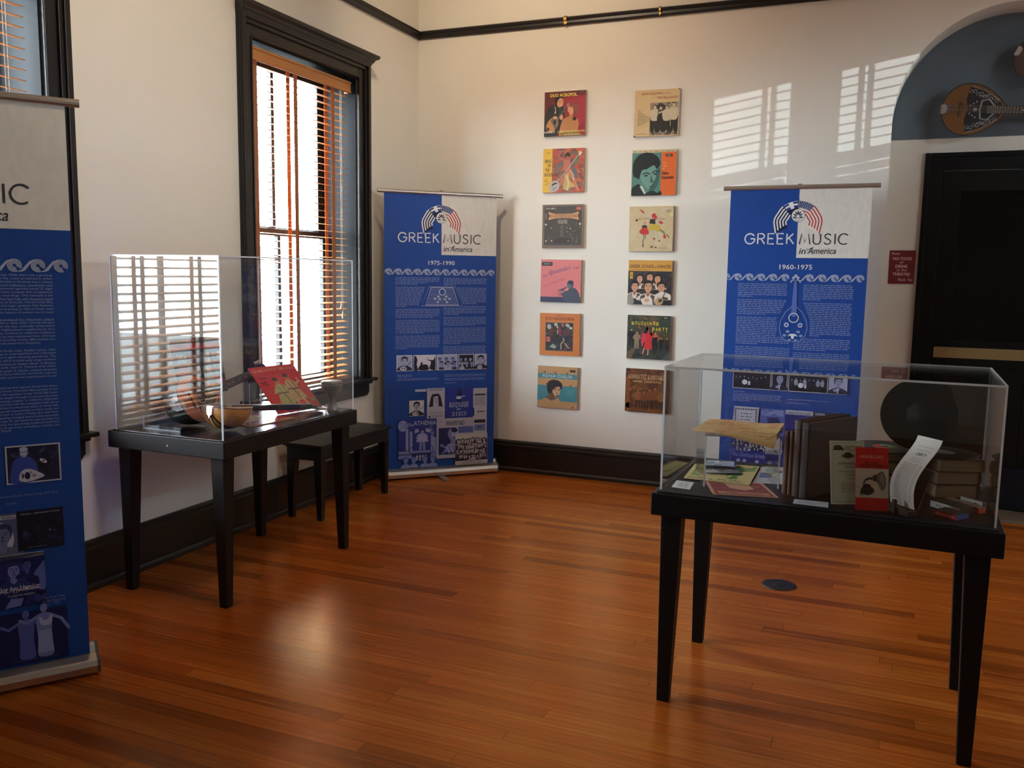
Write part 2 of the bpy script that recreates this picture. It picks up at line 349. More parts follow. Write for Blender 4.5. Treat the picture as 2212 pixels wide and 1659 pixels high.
m = MB(); m.box(-.3, W_X+.3, Y_R-.3, .7, Z_C, Z_C+.1); struct('ceiling', m, WALLP)

GROUND = mat('pale_pavement', (86, 90, 90), .9, var=.45, vscale=.5)
m = MB(); m.box(-30, -.9, -25, 18, -1.0, -.9); m.box(W_X+.9, 30, -25, 18, -1.0, -.9); struct('ground', m, GROUND)
WIN_Y = (-1.436, -3.901); WB, WT, WH = .735, 2.81, .554
def holed(name, a0, a1, z1, holes, fn, th=.3):
    # wall slab along a, thickness th, with rectangular openings (a0,a1,z0,z1)
    m = MB(); holes = sorted(holes); x = a0
    def bx(p, q, r, s_):
        vs = [fn(a, h, z) for z in (r, s_) for h in (0, th) for a in (p, q)]
        m.add(vs, [(0, 2, 3, 1), (4, 5, 7, 6), (0, 1, 5, 4), (2, 6, 7, 3), (0, 4, 6, 2), (1, 3, 7, 5)])
    for h in holes:
        bx(x, h[0], 0, z1); bx(h[0], h[1], 0, h[2]); bx(h[0], h[1], h[3], z1); x = h[1]
    bx(x, a1, 0, z1)
    return struct(name, m, WALL)
holed('wall_left', Y_R, .6, Z_C, [(y-WH, y+WH, WB, WT) for y in WIN_Y], lambda a, h, z: (-h, a, z))
RW = ((-3.49, -2.85), (-2.69, -1.98)); RZ0, RZ1 = 1.35, 3.27
holed('wall_right', Y_R, .6, Z_C, [(a, b, RZ0, RZ1) for a, b in RW], lambda a, h, z: (W_X+h, a, z), .15)
holed('wall_rear', 0, W_X, Z_C, [], lambda a, h, z: (a, Y_R-h, z))
# back wall with the arched recess
AX, AZ, AR, ND = 4.035, 2.50, .661, .27
arc = [(AX-AR*cos(pi*i/48), AZ+AR*sin(pi*i/48)) for i in range(49)]
out = [(-.02, 0), (AX-AR, 0)] + arc + [(AX+AR, 0), (W_X, 0), (W_X, Z_C), (-.02, Z_C)]
m = MB(); m.extr(out, lambda u, v, h: (u, h, v), 0, ND); struct('wall_back', m, WALL)
m = MB(); m.box(AX-AR-.1, AX+AR+.1, ND, ND+.12, 0, 3.4); struct('wall_recess', m, WALL)
tym = [(AX-AR-.02, 2.418), (AX+AR+.02, 2.418)] + [(AX+(AR+.02)*cos(pi*i/48), AZ+(AR+.02)*sin(pi*i/48)) for i in range(49)]
TYMP = mat('slate_blue_paint', (98, 110, 120), .75, var=.12, vscale=2)
m = MB(); m.extr(tym, lambda u, v, h: (u, h, v), ND-.004, ND+.02); struct('wall_tympanum', m, TYMP)
# baseboards and picture rails swept from a profile (p = distance off the wall, z)
BASEP = [(0, 0), (.038, 0), (.038, .022), (.030, .034), (.024, .036), (.024, .186), (.034, .19), (.034, .202), (.022, .210), (.022, .226), (.012, .236), (0, .238)]
RAILP = [(0, 3.267), (.018, 3.267), (.022, 3.280), (.022, 3.296), (.034, 3.302), (.038, 3.314), (.026, 3.322), (0, 3.322)]
def run(name, prof, fn, a0, a1, mt):
    m = MB(); n = len(prof)
    m.add([fn(a0, p, z) for p, z in prof] + [fn(a1, p, z) for p, z in prof], [(i, (i+1) % n, (i+1) % n+n, i+n) for i in range(n)] + [list(range(n))[::-1], [i+n for i in range(n)]])
    return struct(name, m, mt)
LW = lambda a, p, z: (p, a, z); BW = lambda a, p, z: (a, -p, z)
run('baseboard_left', BASEP, LW, Y_R, 0, WOOD_DK); run('baseboard_back', BASEP, BW, .0, AX-AR, WOOD_DK)
run('trim_1', RAILP, LW, Y_R, 0, WOOD_DK); run('trim_2', RAILP, BW, 0, W_X, WOOD_DK)
run('baseboard_right', BASEP, lambda a, p, z: (W_X-p, a, z), Y_R, 0, WOOD_DK)

# ------------------------------------------------------------------ windows (local X along the wall, Y outwards, Z up)
def window(n, loc, rz, half, zb, zt, trim=True):
    t = bpy.data.objects.new('window_%d' % n, None); C.objects.link(t); t.location = loc; t.rotation_euler = (0, 0, rz); t['kind'] = 'structure'
    if trim:
        for s in (-1, 1):
            a, b = sorted((s*half, s*(half+.112))); m = MB(); m.box(a, b, -.02, 0, zb, zt+.112)
            a, b = sorted((s*(half+.062), s*(half+.112))); m.box(a, b, -.036, -.02, zb, zt+.112)
            a, b = sorted((s*(half+.082), s*(half+.112))); m.box(a, b, -.05, -.036, zb, zt+.112)
            a, b = sorted((s*half, s*(half+.012))); m.box(a, b, -.026, -.02, zb, zt)
            part('side_casing', m, WOOD_DK, t, .004)
        m = MB(); m.box(-half, half, -.02, 0, zt, zt+.112); m.box(-half-.062, half+.062, -.036, -.02, zt+.062, zt+.112); m.box(-half-.082, half+.082, -.05, -.036, zt+.085, zt+.112)
        m.box(-half, half, -.026, -.02, zt, zt+.012); part('head_casing', m, WOOD_DK, t, .004)
        prof = [(0, .10), (.052, .10), (.056, .112), (.066, .122), (.07, .134), (.09, .146), (.094, .156), (.094, .166), (0, .166)]
        m = MB(); k = len(prof)
        va = [(-half-.112-(p-.05 if p > .05 else 0)*1.1, -p, zt+z) for p, z in prof]; vb = [(-x, y, z) for x, y, z in va]
        m.add(va+vb, [(i, (i+1) % k, (i+1) % k+k, i+k) for i in range(k)] + [list(range(k)), [i+k for i in range(k)][::-1]]); part('cornice_cap', m, WOOD_DK, t)
        m = MB(); m.box(-half-.15, half+.15, -.075, 0, zb, zb+.022); m.box(-half, half, 0, .3, zb, zb+.018); part('stool', m, WOOD_DK, t, .006)
        m = MB(); m.extr([(-half-.112, zb-.0), (-half-.112, zb-.08), (-half-.085, zb-.105), (half+.085, zb-.105), (half+.112, zb-.08), (half+.112, zb)], lambda u, v, h: (u, -h, v), 0, .022)
        m.box(-half-.125, half+.125, -.045, 0, zb-.02, zb); part('apron_board', m, WOOD_DK, t, .004)
        m = MB()
        for s in (-1, 1): a, b = sorted((s*half, s*(half-.012))); m.box(a, b, 0, .3, zb+.018, zt)
        m.box(-half+.012, half-.012, 0, .3, zt-.012, zt); part('jamb', m, JAMB, t)
    if not trim:
        m = MB(); m.box(-half, half, .1, .14, 2.695, 2.735); part('transom_bar', m, WOOD_DK, t)
        for a, b in ((zb, 2.695), (2.735, zt)): m = MB(); m.box(-half, half, .118, .122, a, b); part('pane', m, GLASS, t)
        return t
    zm = (zb+zt)/2-.02
    for (z0, z1, y) in ((zm-.02, zt-.012, .27), (zb+.018, zm+.02, .235)):
        m = MB(); w_ = .055; h = half-.012
        m.box(-h, -h+w_, y, y+.035, z0, z1); m.box(h-w_, h, y, y+.035, z0, z1); m.box(-h+w_, h-w_, y, y+.035, z0, z0+.05); m.box(-h+w_, h-w_, y, y+.035, z1-.045, z1)
        m.box(-.014, .014, y, y+.035, z0+.05, z1-.045); s_ = part('sash', m, WOOD_DK, t, .003)
        for a, b in ((-h+w_, -.014), (.014, h-w_)):
            m = MB(); m.box(a, b, y+.015, y+.019, z0+.05, z1-.045); part('pane', m, GLASS, s_)
    return t
for i, y in enumerate(WIN_Y): window(i+1, (0, y, 0), radians(90), WH, WB, WT)
def blind(loc, rz, half, z0, z1, label, tapes, yc=.072, pitch=.0435, tilt=0, tilt_low=None, zsplit=0, wood=SLAT, valance=True):
    t = thing('venetian_blind', label, 'blind', loc, rz, 'wooden blinds in the windows')
    m = MB(); z = z0+.05
    while z < z1-.046:
        a = tilt if (tilt_low is None or z > zsplit) else tilt_low
        T = Matrix.Translation((0, yc, z)) @ Matrix.Rotation(a, 4, 'X')
        m.box(-half, half, -.025, .025, -.0016, .0016, T=T); z += pitch
    part('slats', m, wood, t)
    m = MB(); m.box(-half, half, yc-.026, yc+.026, z0, z0+.022); part('bottom_rail', m, wood, t, .003)
    m = MB(); m.box(-half, half, yc-.02, yc+.03, z1-.045, z1); part('head_rail', m, wood, t)
    if valance:
        m = MB(); m.box(-half-.008, half+.008, yc-.05, yc-.038, z1-.075, z1); m.box(-half-.008, half+.008, yc-.055, yc-.05, z1-.016, z1); m.box(-half-.008, half+.008, yc-.055, yc-.05, z1-.075, z1-.062)
        for s in (-1, 1): a, b = sorted((s*(half+.008), s*half)); m.box(a, b, yc-.038, yc+.0, z1-.075, z1)
        part('valance', m, wood, t, .003)
    for x in tapes:
        m = MB()
        for y in (yc-.0285, yc+.0275): m.box(x-.019, x+.019, y, y+.001, z0+.01, z1-.04)
        part('ladder_tape', m, TAPE, t)
    if valance:
        for dx, ze in ((.40, 1.30), (.415, 1.235)):
            m = MB(); m.tube([(dx, yc-.042, z1-.05), (dx, yc-.042, ze)], .0016, 5); c_ = part('pull_cord', m, mat('cord', (196, 176, 150), .8), t)
            m = MB(); m.lathe([(.001, .0), (.004, -.004), (.009, -.04), (.008, -.05), (.001, -.052)], 12, Matrix.Translation((dx, yc-.042, ze))); part('cord_tassel', m, mat('tassel', (214, 186, 140), .5), c_)
    return t
TP = (-.454, -.069, .336)
blind((0, WIN_Y[0], 0), radians(90), .513, .765, 2.776, 'honey wood venetian blind with rust tapes in the full window behind the instruments', TP, tilt=radians(7))
blind((0, WIN_Y[1], 0), radians(90), .513, .765, 2.776, 'honey wood venetian blind in the window cut off behind the partly seen banner', TP, tilt=radians(9))
# windows of the facing side wall (out of the picture), whose blinds stripe the reflected sunlight
for i, (a, b) in enumerate(RW):
    window(4+i, (W_X, (a+b)/2, 0), radians(-90), (b-a)/2, RZ0, RZ1, False).scale = (1, .5, 1)
    tx = ((a+b)/2) - ((-2.955, -2.365)[i])
    blind((W_X-.03, (a+b)/2, 0), radians(-90), (b-a)/2+.02, RZ0-.02, RZ1+.03, ('honey wood venetian blind in the side window nearer the arch', 'honey wood venetian blind in the side window beside the display tables')[1-i],
          (tx,), yc=.0, pitch=.0585, tilt=0, tilt_low=radians(-74), zsplit=2.72, valance=False)

m = MB(); m.box(W_X+.15, W_X+1.05, -4.2, -1.3, 3.45, 3.5); struct('sky_shade_board', m, WOOD_DK)     # added unseen board that keeps high sky out of the side windows
m = MB(); m.box(9.0, 9.4, -14, 3, -.9, 3.1); struct('sky_block_wall', m, mat('sky_block_brick', (96, 70, 60), .9, var=.2, vscale=8))  # added unseen wall, blocks the low sky before the side windows

# ------------------------------------------------------------------ door in the recess
DK = mat('near_black_door', (9, 8, 8), .5, spec=.2, var=.3, vscale=5); DNAVY = mat('door_navy_reflection', (14, 17, 28), .5, spec=.25)
t = bpy.data.objects.new('door_1', None); C.objects.link(t); t['kind'] = 'structure'; t.location = (AX, ND, 0)
cw, hw = .112, .447
for s in (-1, 1):
    a, b = sorted((s*(hw-cw), s*hw)); m = MB(); m.box(a, b, -.022, 0, 0, 2.325); a, b = sorted((s*(hw-.03), s*hw)); m.box(a, b, -.032, -.022, 0, 2.325); part('door_casing', m, DK, t, .003)
m = MB(); m.box(-hw+cw, hw-cw, -.022, 0, 2.325-cw, 2.325); m.box(-hw+.03, hw-.03, -.032, -.022, 2.295, 2.325); part('head_casing', m, DK, t, .003)
h = hw-cw
m = MB(); m.box(-h, -h+.11, -.012, 0, .02, 2.21); m.box(h-.11, h, -.012, 0, .02, 2.21); m.box(-h+.11, h-.11, -.012, 0, 2.08, 2.21); m.box(-h+.11, h-.11, -.012, 0, .95, 1.12)
m.box(-h+.11, h-.11, -.004, 0, .02, .95); part('door_leaf', m, DK, t, .003)
m = MB(); m.box(-h+.11, h-.11, -.006, -.001, 1.12, 2.08); part('door_glass', m, mat('dark_glass', (6, 6, 6), .08, spec=.3), t)
m = MB(); m.box(-h+.02, h-.02, -.016, -.012, 1.005, 1.075); part('brass_plate', m, mat('dull_brass_plate', (150, 128, 88), .5, metal=.5), t, .001)
for z in (.985, 1.03):
    m = MB(); m.lathe([(.012, 0), (.014, .01), (.02, .03), (.02, .045), (.008, .055)], 14, Matrix.Translation((h-.045+(1.03-z)*.6, -.012, z)) @ Matrix.Rotation(radians(90), 4, 'X')); part('door_knob', m, SILVER, t)
m = MB(); m.box(-h, h, -.014, -.012, .03, .3); part('painted_reflection', m, DNAVY, t)  # navy reflection low on the door, painted as a thin sheet
m = MB(); m.box(-hw, hw, -.27, 0, 0, .018); part('threshold', m, mat('worn_threshold', (120, 100, 84), .6), t)

# picture hooks on the rail, outlet cover in the floor, notice beside the door
for x, lb in ((1.191, 'small brass picture hook over the rail nearer the corner, above the first sleeve column'), (1.871, 'thin brass picture hook over the rail past the second sleeve column')):
    m = MB(); w_ = .011 if x < 1.5 else .006
    pts = [(.004, 3.324), (.034, 3.325), (.041, 3.314), (.04, 3.296), (.027, 3.29), (.027, 3.276), (.034, 3.268), (.042, 3.27)]
    for a, b in zip(pts, pts[1:]):
        dx, dz = b[0]-a[0], b[1]-a[1]; l = sqrt(dx*dx+dz*dz); nx, nz = dz/l*.0015, -dx/l*.0015
        m.add([(x+s*w_, -(q[0]+k*nx), q[1]+k*nz) for s in (-1, 1) for q in (a, b) for k in (-1, 1)], [(0, 1, 3, 2), (4, 6, 7, 5), (0, 2, 6, 4), (1, 5, 7, 3), (0, 4, 5, 1), (2, 3, 7, 6)])
    tag(m.build('picture_hook', BRASS), lb, 'hook', 'brass hooks on the picture rail')
t = thing('floor_outlet', 'round dark metal outlet cover set in the floorboards under the right-hand table'.replace('right-hand ', 'record '), 'outlet cover', (2.992, -1.783, 0))
m = MB(); m.lathe([(.082, 0), (.082, .003), (.076, .0055), (.06, .0058)], 44); part('cover_plate', m, mat('dark_bronze', (70, 62, 56), .4, metal=.6), t)
m = MB(); m.lathe([(.03, .0055), (.03, .007), (.027, .0075), (.001, .0075)], 30); part('screw_cap', m, mat('dark_bronze', (70, 62, 56)), t)
m = MB(); sx0, sx1, sz0, sz1 = 3.413, 3.572, 1.482, 1.703; fn = lambda u, v, h: (sx0+u*(sx1-sx0), ND-.003-h, sz0+v*(sz1-sz0))
MAR = (122, 20, 36); WH_ = (232, 216, 214)
m.box(sx0, sx1, ND-.003, ND, sz0, sz1, col=MAR); p = Print(m, fn); p.lay()
for s, a, b, y, h_, k, sh in (('Please', .07, .40, .87, .07, 0, .3), ('NO FOOD', .15, .87, .71, .09, .012, 0), ('or', .42, .58, .61, .055, 0, .3), ('DRINK', .26, .74, .48, .09, .012, 0), ('in the', .33, .70, .38, .07, 0, 0), ('THEATRE', .17, .83, .25, .085, .012, 0), ('Thank  You', .38, .95, .09, .075, 0, .3)):
    p.text(s, a, b, y, h_, WH_, k, sh)
tag(m.build('notice_sign', PR), 'maroon no food or drink notice on the wall beside the dark door', 'sign')
# ------------------------------------------------------------------ display tables, their acrylic cases, the bench
def table(loc, rz, L_, D, H, label, wm, tm, screw=False):
    # local X = short side across, Y = long side
    t = thing('display_table', label, 'table', loc, rz); a, b = D/2, L_/2
    m = MB(); m.box(-a, a, -b, b, H-.082, H-.004); part('apron_frame', m, wm, t, .004)
    m = MB(); m.box(-a+.016, a-.016, -b+.016, b-.016, H-.004, H); part('tabletop', m, tm, t, .0015)
    for sx in (-1, 1):
        for sy in (-1, 1):
            def sq(o, w_): x0, x1 = sorted((sx*(a-o), sx*(a-o-w_))); y0, y1 = sorted((sy*(b-o), sy*(b-o-w_))); return (x0, x1, y0, y1)
            m = MB(); m.taper(sq(.036, .042), 0, sq(.030, .072), H-.082); part('leg', m, wm, t, .003)
    if screw:
        m = MB(); m.lathe([(.005, 0), (.005, .0015), (.003, .003)], 14, Matrix.Translation((.02, -b, H-.045)) @ Matrix.Rotation(radians(90), 4, 'X')); part('screw_head', m, mat('pale_screw', (190, 180, 170), .5), t)
    return t
TH = .77
T1 = (.452, -2.665); T2 = (3.222, -2.92); R2 = radians(-1.8)
table((T1[0], T1[1], 0), 0, 1.06, .668, TH, 'dark brown display table under the window holding the bowl-backed instruments', TABLE, TOP_GLOSS, True)
table((T2[0], T2[1], 0), R2+radians(90), 1.078, .676, TH, 'black display table with tapered legs holding old records and booklets', TABLE_B, mat('black_tabletop', (18, 17, 18), .5, spec=.2, var=.2, vscale=5))
def case(loc, rz, sx, sy, h, label):
    t = thing('acrylic_case', label, 'display case', loc, rz); th = .006; a, b = sx/2, sy/2; z = TH-.0005+.001
    def pn(n, *q): m = MB(); m.box(*q); part(n, m, ACR, t)
    pn('side_panel', -a+th, a-th, -b, -b+th, z, z+h-th); pn('side_panel', -a+th, a-th, b-th, b, z, z+h-th)
    pn('side_panel', -a, -a+th, -b+th, b-th, z, z+h-th); pn('side_panel', a-th, a, -b+th, b-th, z, z+h-th); pn('top_panel', -a+th, a-th, -b+th, b-th, z+h-th, z+h)
    for x in (-a, a):
        for y in (-b, b):
            x0, x1 = sorted((x, x-math.copysign(th, x))); y0, y1 = sorted((y, y-math.copysign(th, y)))
            m = MB(); m.box(x0, x1, y0, y1, z, z+h-th); part('polished_edge', m, EDGE, t)
    for x in (-a, a): x0, x1 = sorted((x, x-math.copysign(th, x))); m = MB(); m.box(x0, x1, -b, b, z+h-th, z+h); part('polished_edge', m, EDGE, t)
    for y in (-b, b): y0, y1 = sorted((y, y-math.copysign(th, y))); m = MB(); m.box(-a+th, a-th, y0, y1, z+h-th, z+h); part('polished_edge', m, EDGE, t)
    return t
case((.463, -2.663, 0), 0, .615, 1.035, .797, 'tall clear acrylic case over the instruments on the brown table')
case((3.2205, -2.915, 0), R2, 1.036, .60, .433, 'low clear acrylic case over the records on the black table')
# bench against the wall
t = thing('bench', 'low black wooden bench against the wall between the brown table and the corner banner', 'bench', (.205, -1.42, 0)); BL = mat('black_bench', (18, 17, 18), .38, spec=.4, bump=.05, bscale=50, var=.2)
a, b, H = .142, .415, .47
m = MB(); m.box(-a, a, -b, b, H-.018, H); m.box(-a+.012, a-.012, -b+.012, b-.012, H-.028, H-.018); part('seat', m, BL, t, .004)
m = MB(); m.box(-a+.018, a-.018, -b+.018, b-.018, H-.10, H-.028); part('apron_frame', m, BL, t, .003)
for sx in (-1, 1):
    for sy in (-1, 1):
        def sq(o, w_): x0, x1 = sorted((sx*(a-o), sx*(a-o-w_))); y0, y1 = sorted((sy*(b-o), sy*(b-o-w_))); return (x0, x1, y0, y1)
        m = MB(); m.taper(sq(.02, .034), 0, sq(.016, .056), H-.10); part('leg', m, BL, t, .003)
# ------------------------------------------------------------------ roll-up banners
BW_ = .845; BLUE = (24, 70, 152); BWHT = (226, 222, 214); INK = (58, 62, 74); PALE = (176, 186, 214); MIST = (138, 152, 200); NAVY = (14, 22, 62); MID = (70, 84, 156)
def emblem(p, cx, d):       # two flags bent into an arch round a palmette medallion
    y = -d; r0, r1 = .066, .147
    def pt(a, r, wv=0): return (cx + r*cos(a)*1.0, y - .0 + r*sin(a)*(.72 if sin(a) > 0 else 1.0))
    def arcband(a0, a1, ra, rb, col, wav=0, n=14):
        A = [a0+(a1-a0)*i/n for i in range(n+1)]
        f = lambda a, r: (cx + (r+wav*sin(a*9))*cos(a), y-.05 + (r+wav*sin(a*9))*sin(a)*.95)
        p.poly([f(a, rb) for a in A] + [f(a, ra) for a in A[::-1]], col)
    L0, L1 = radians(92), radians(205); Q0, Q1 = radians(88), radians(-25)
    arcband(L0, L1, r0, r1, NAVY); arcband(Q0, Q1, r0, r1, (236, 228, 220)); p.lay()
    k = (r1-r0)/9
    for i in range(0, 9, 2): arcband(radians(130), L1-(.04*(8-i)), r0+i*k, r0+(i+1)*k, (232, 232, 236), .0022)
    arcband(L0, radians(128), r1-k*.35, r1, (232, 232, 236))
    for i in range(0, 9, 2): arcband(radians(88), Q1+.03*(8-i), r0+i*k+k*.1, r0+(i+1)*k-k*.05, (186, 60, 62), .0022)
    p.lay()
    arcband(L0, radians(128), r0+k*4, r1-k*.3, (44, 62, 128)); arcband(Q0, radians(50), r0+4*k, r1, (50, 66, 118)); p.lay()
    arcband(radians(104), radians(115), r0+4*k, r1-k*.3, (236, 236, 240)); arcband(L0, radians(128), r0+6.0*k, r0+7.3*k, (236, 236, 240))
    for i in range(6):
        for j in range(5):
            a = radians(84-6.2*i-(j % 2)*3); r = r0+(4.5+j)*k; p.ell(cx+r*cos(a), y-.05+r*sin(a)*.95, .0028, col=(226, 228, 236), n=6)
    p.lay(); p.line([(cx-.128, y-.105), (cx-.121, y-.135), (cx-.116, y-.16), (cx-.121, y-.175)], .003, (220, 222, 230)); p.line([(cx+.128, y-.1), (cx+.135, y-.118), (cx+.13, y-.125)], .003, INK); p.line([(cx+.002, y+.10), (cx-.003, y+.06), (cx+.003, y+.02)], .004, INK); p.lay()
    p.ell(cx, y, .041, col=INK, n=32); p.lay(); p.ell(cx, y, .0385, col=(230, 228, 226), n=32); p.lay()
    for i in range(7):
        a = radians(-6+32*i); p.ell(cx+.019*cos(a), y-.008+.026*sin(a), .0125, .0048, INK, a, 10)
    for s in (-1, 1):
        p.line([(cx, y-.012), (cx+s*.008, y-.020), (cx+s*.018, y-.022), (cx+s*.025, y-.016), (cx+s*.022, y-.009), (cx+s*.015, y-.011), (cx+s*.015, y-.016)], .003, INK)
        p.line([(cx+s*.003, y-.034), (cx+s*.010, y-.028)], .003, INK)
    p.lay()
def wave(p, d, x0, x1, n, gap=None, col=PALE):
    w_ = (x1-x0)/n
    for i in range(n):
        cx = x0+w_*(i+.5)
        if gap and gap[0] < cx < gap[1]: continue
        y = -d; r = .021
        for k, rr in enumerate((.021, .0165, .012, .0075)):
            q = [(cx+rr*cos(t), y+rr*sin(t)) for t in [radians(60+a) for a in range(-90, 236, 18)]]
            if k == 0: q = q[:] + [(cx+.028, y+.004)][:0]
            p.line(q, .0032, col); p.k += .05
        for o in (0, .0045, .009):      # the crest running into the next curl
            p.line([(cx-w_*.86+o, y-.021+o*.1), (cx-w_*.7+o, y-.016), (cx-w_*.52+o*.8, y-.001), (cx-w_*.34+o*.5, y+.014), (cx-w_*.1, y+.021-o*.5)], .0030, col); p.k += .05
def photo(p, x0, d0, x1, d1, kind, r, fr=.004, tone=None):
    bgc = {'light': (160, 168, 204), 'dark': (24, 26, 48), 'white': (206, 206, 216)}[tone or 'dark']
    p.rect(x0, -d1, x1, -d0, (208, 208, 216)); p.lay(); a, b, c, d = x0+fr, -d1+fr, x1-fr, -d0-fr; p.rect(a, b, c, d, bgc); p.lay()
    sk, hr, wt = (168, 170, 200), (24, 24, 40), (204, 204, 220); h = d-b; wd = c-a
    if kind == 'bust': p.bust(a+wd*.5, b, h*.98, sk, hr, (34, 36, 60), 0, (130, 134, 170)); p.ell(a+wd*.42, b+h*.12, wd*.24, h*.13, wt); p.lay(); p.line([(a+wd*.5, b+h*.15), (c-wd*.02, b+h*.62)], h*.035, hr); p.ell(a+wd*.36, b+h*.12, wd*.05, h*.05, hr); p.ell(a+wd*.52, b+h*.12, wd*.05, h*.05, hr)
    elif kind == 'sil':
        K = (26, 26, 46); p.poly([(a, b), (a, d-h*.1), (a+wd*.08, d-h*.02), (a+wd*.15, d-h*.3), (a+wd*.12, b+h*.4), (a+wd*.18, b)], K); p.poly([(a+wd*.2, b), (a+wd*.26, b+h*.3), (a+wd*.36, b+h*.42), (a+wd*.4, b+h*.38), (a+wd*.62, b+h*.36), (a+wd*.68, b)], K); p.ell(a+wd*.35, b+h*.46, wd*.05, h*.09, K)
        p.poly([(a+wd*.72, b+h*.1), (a+wd*.8, b+h*.55), (a+wd*.62, b+h*.72), (a+wd*.9, b+h*.68), (c, d-h*.1), (c, b), (a+wd*.86, b)], K); p.line([(a+wd*.62, d-h*.12), (a+wd*.66, b+h*.6)], wd*.02, K)
    elif kind == 'group':
        n = max(3, int(wd/h*2.6))
        for row, (yy, sc) in enumerate(((.34, .62), (0, .74))):
            for i in range(n):
                x = a+wd*(i+.5+.25*(row-.5))/n; x = min(max(x, a+h*.12), c-h*.12); p.bust(x, b+h*yy, h*sc*.82, (150+r.randint(-30, 30),)*2+(190,), hr, r.choice([(30, 32, 54), (52, 56, 90), (170, 172, 200), (36, 36, 60)]), wide=.55)
    elif kind == 'band':
        for i in range(int(wd/h*4)):
            x = a+wd*(i+.6)/(wd/h*4+.3); p.man(x, b+h*.12*r.random(), h*(.62+.14*r.random()), (150, 152, 184), hr, r.choice([(30, 30, 50), (40, 42, 70), (150, 152, 180)]), (20, 20, 36))
        p.ell(a+wd*.31, b+h*.36, h*.15, col=(214, 214, 226)); p.rect(a+wd*.4, b+h*.2, a+wd*.46, b+h*.42, (200, 200, 214))
    elif kind == 'suit':
        p.bust(a+wd*.5, b, h*1.0, (150, 152, 190), (30, 30, 50), (38, 40, 70), .3, (110, 114, 160)); p.poly([(a+wd*.45, b+h*.3), (a+wd*.55, b+h*.3), (a+wd*.52, b), (a+wd*.48, b)], wt); p.ell(a+wd*.35, b+h*.18, wd*.13, h*.08, (150, 152, 190))
    p.lay()
def collage_crowd(p, x0, y0, x1, y1, r):
    for j in range(4):
        n = 11+j % 3
        for i in range(n):
            x = x0+.012+(x1-x0-.024)*(i+.5+.5*(j % 2-.5)+.5*(r.random()-.5))/n; y = y1-(y1-y0)*(.24+.2*j)-.014*r.random(); s_ = (y1-y0)*(.20+.09*r.random())
            p.bust(x, y-s_*.3, s_, (176, 172, 180), (30, 28, 36), r.choice([(26, 26, 36), (34, 34, 46), (196, 196, 206), (30, 30, 40), (120, 122, 140)]), wide=.62)
def banner_common(p, years=None, ws=0, gap=None):
    p.rect(0, -1.992, BW_, 0, BLUE); p.lay(); p.rect(.4225, -.435, BW_, 0, BWHT); p.lay()
    emblem(p, .421, .172); strokes(p, 'GREEK', .103, .404, -.348, .064, (226, 228, 234), .0085); strokes(p, 'MUSIC', .437, .727, -.350, .064, INK, .0075)
    p.text('in', .438, .478, -.41, .036, INK, .008, .18); p.text('America', .488, .657, -.41, .040, INK, .006, .28); p.lay(); p.line([(.486, -.375), (.484, -.382), (.492, -.386), (.51, -.374), (.524, -.368)], .0035, INK); p.lay()
    if years: p.text(years, .325, .523, -.508, .031, (224, 226, 234), .012); p.lay()
    wave(p, .559, ws, BW_, 12, gap); p.lay()
def column(p, x0, x1, d0, blocks, r, cut=None):
    d = d0; ph = .0113
    for n in blocks:
        for i in range(n):
            a, b = x0, x1
            if cut:
                k = cut(d)
                if k: a, b = k(a, b)
            if i == n-1: b = a+(b-a)*(.25+.6*r.random())
            p.words(a, b, -d-.0065, .0062, MIST, r); d += ph
        d += ph
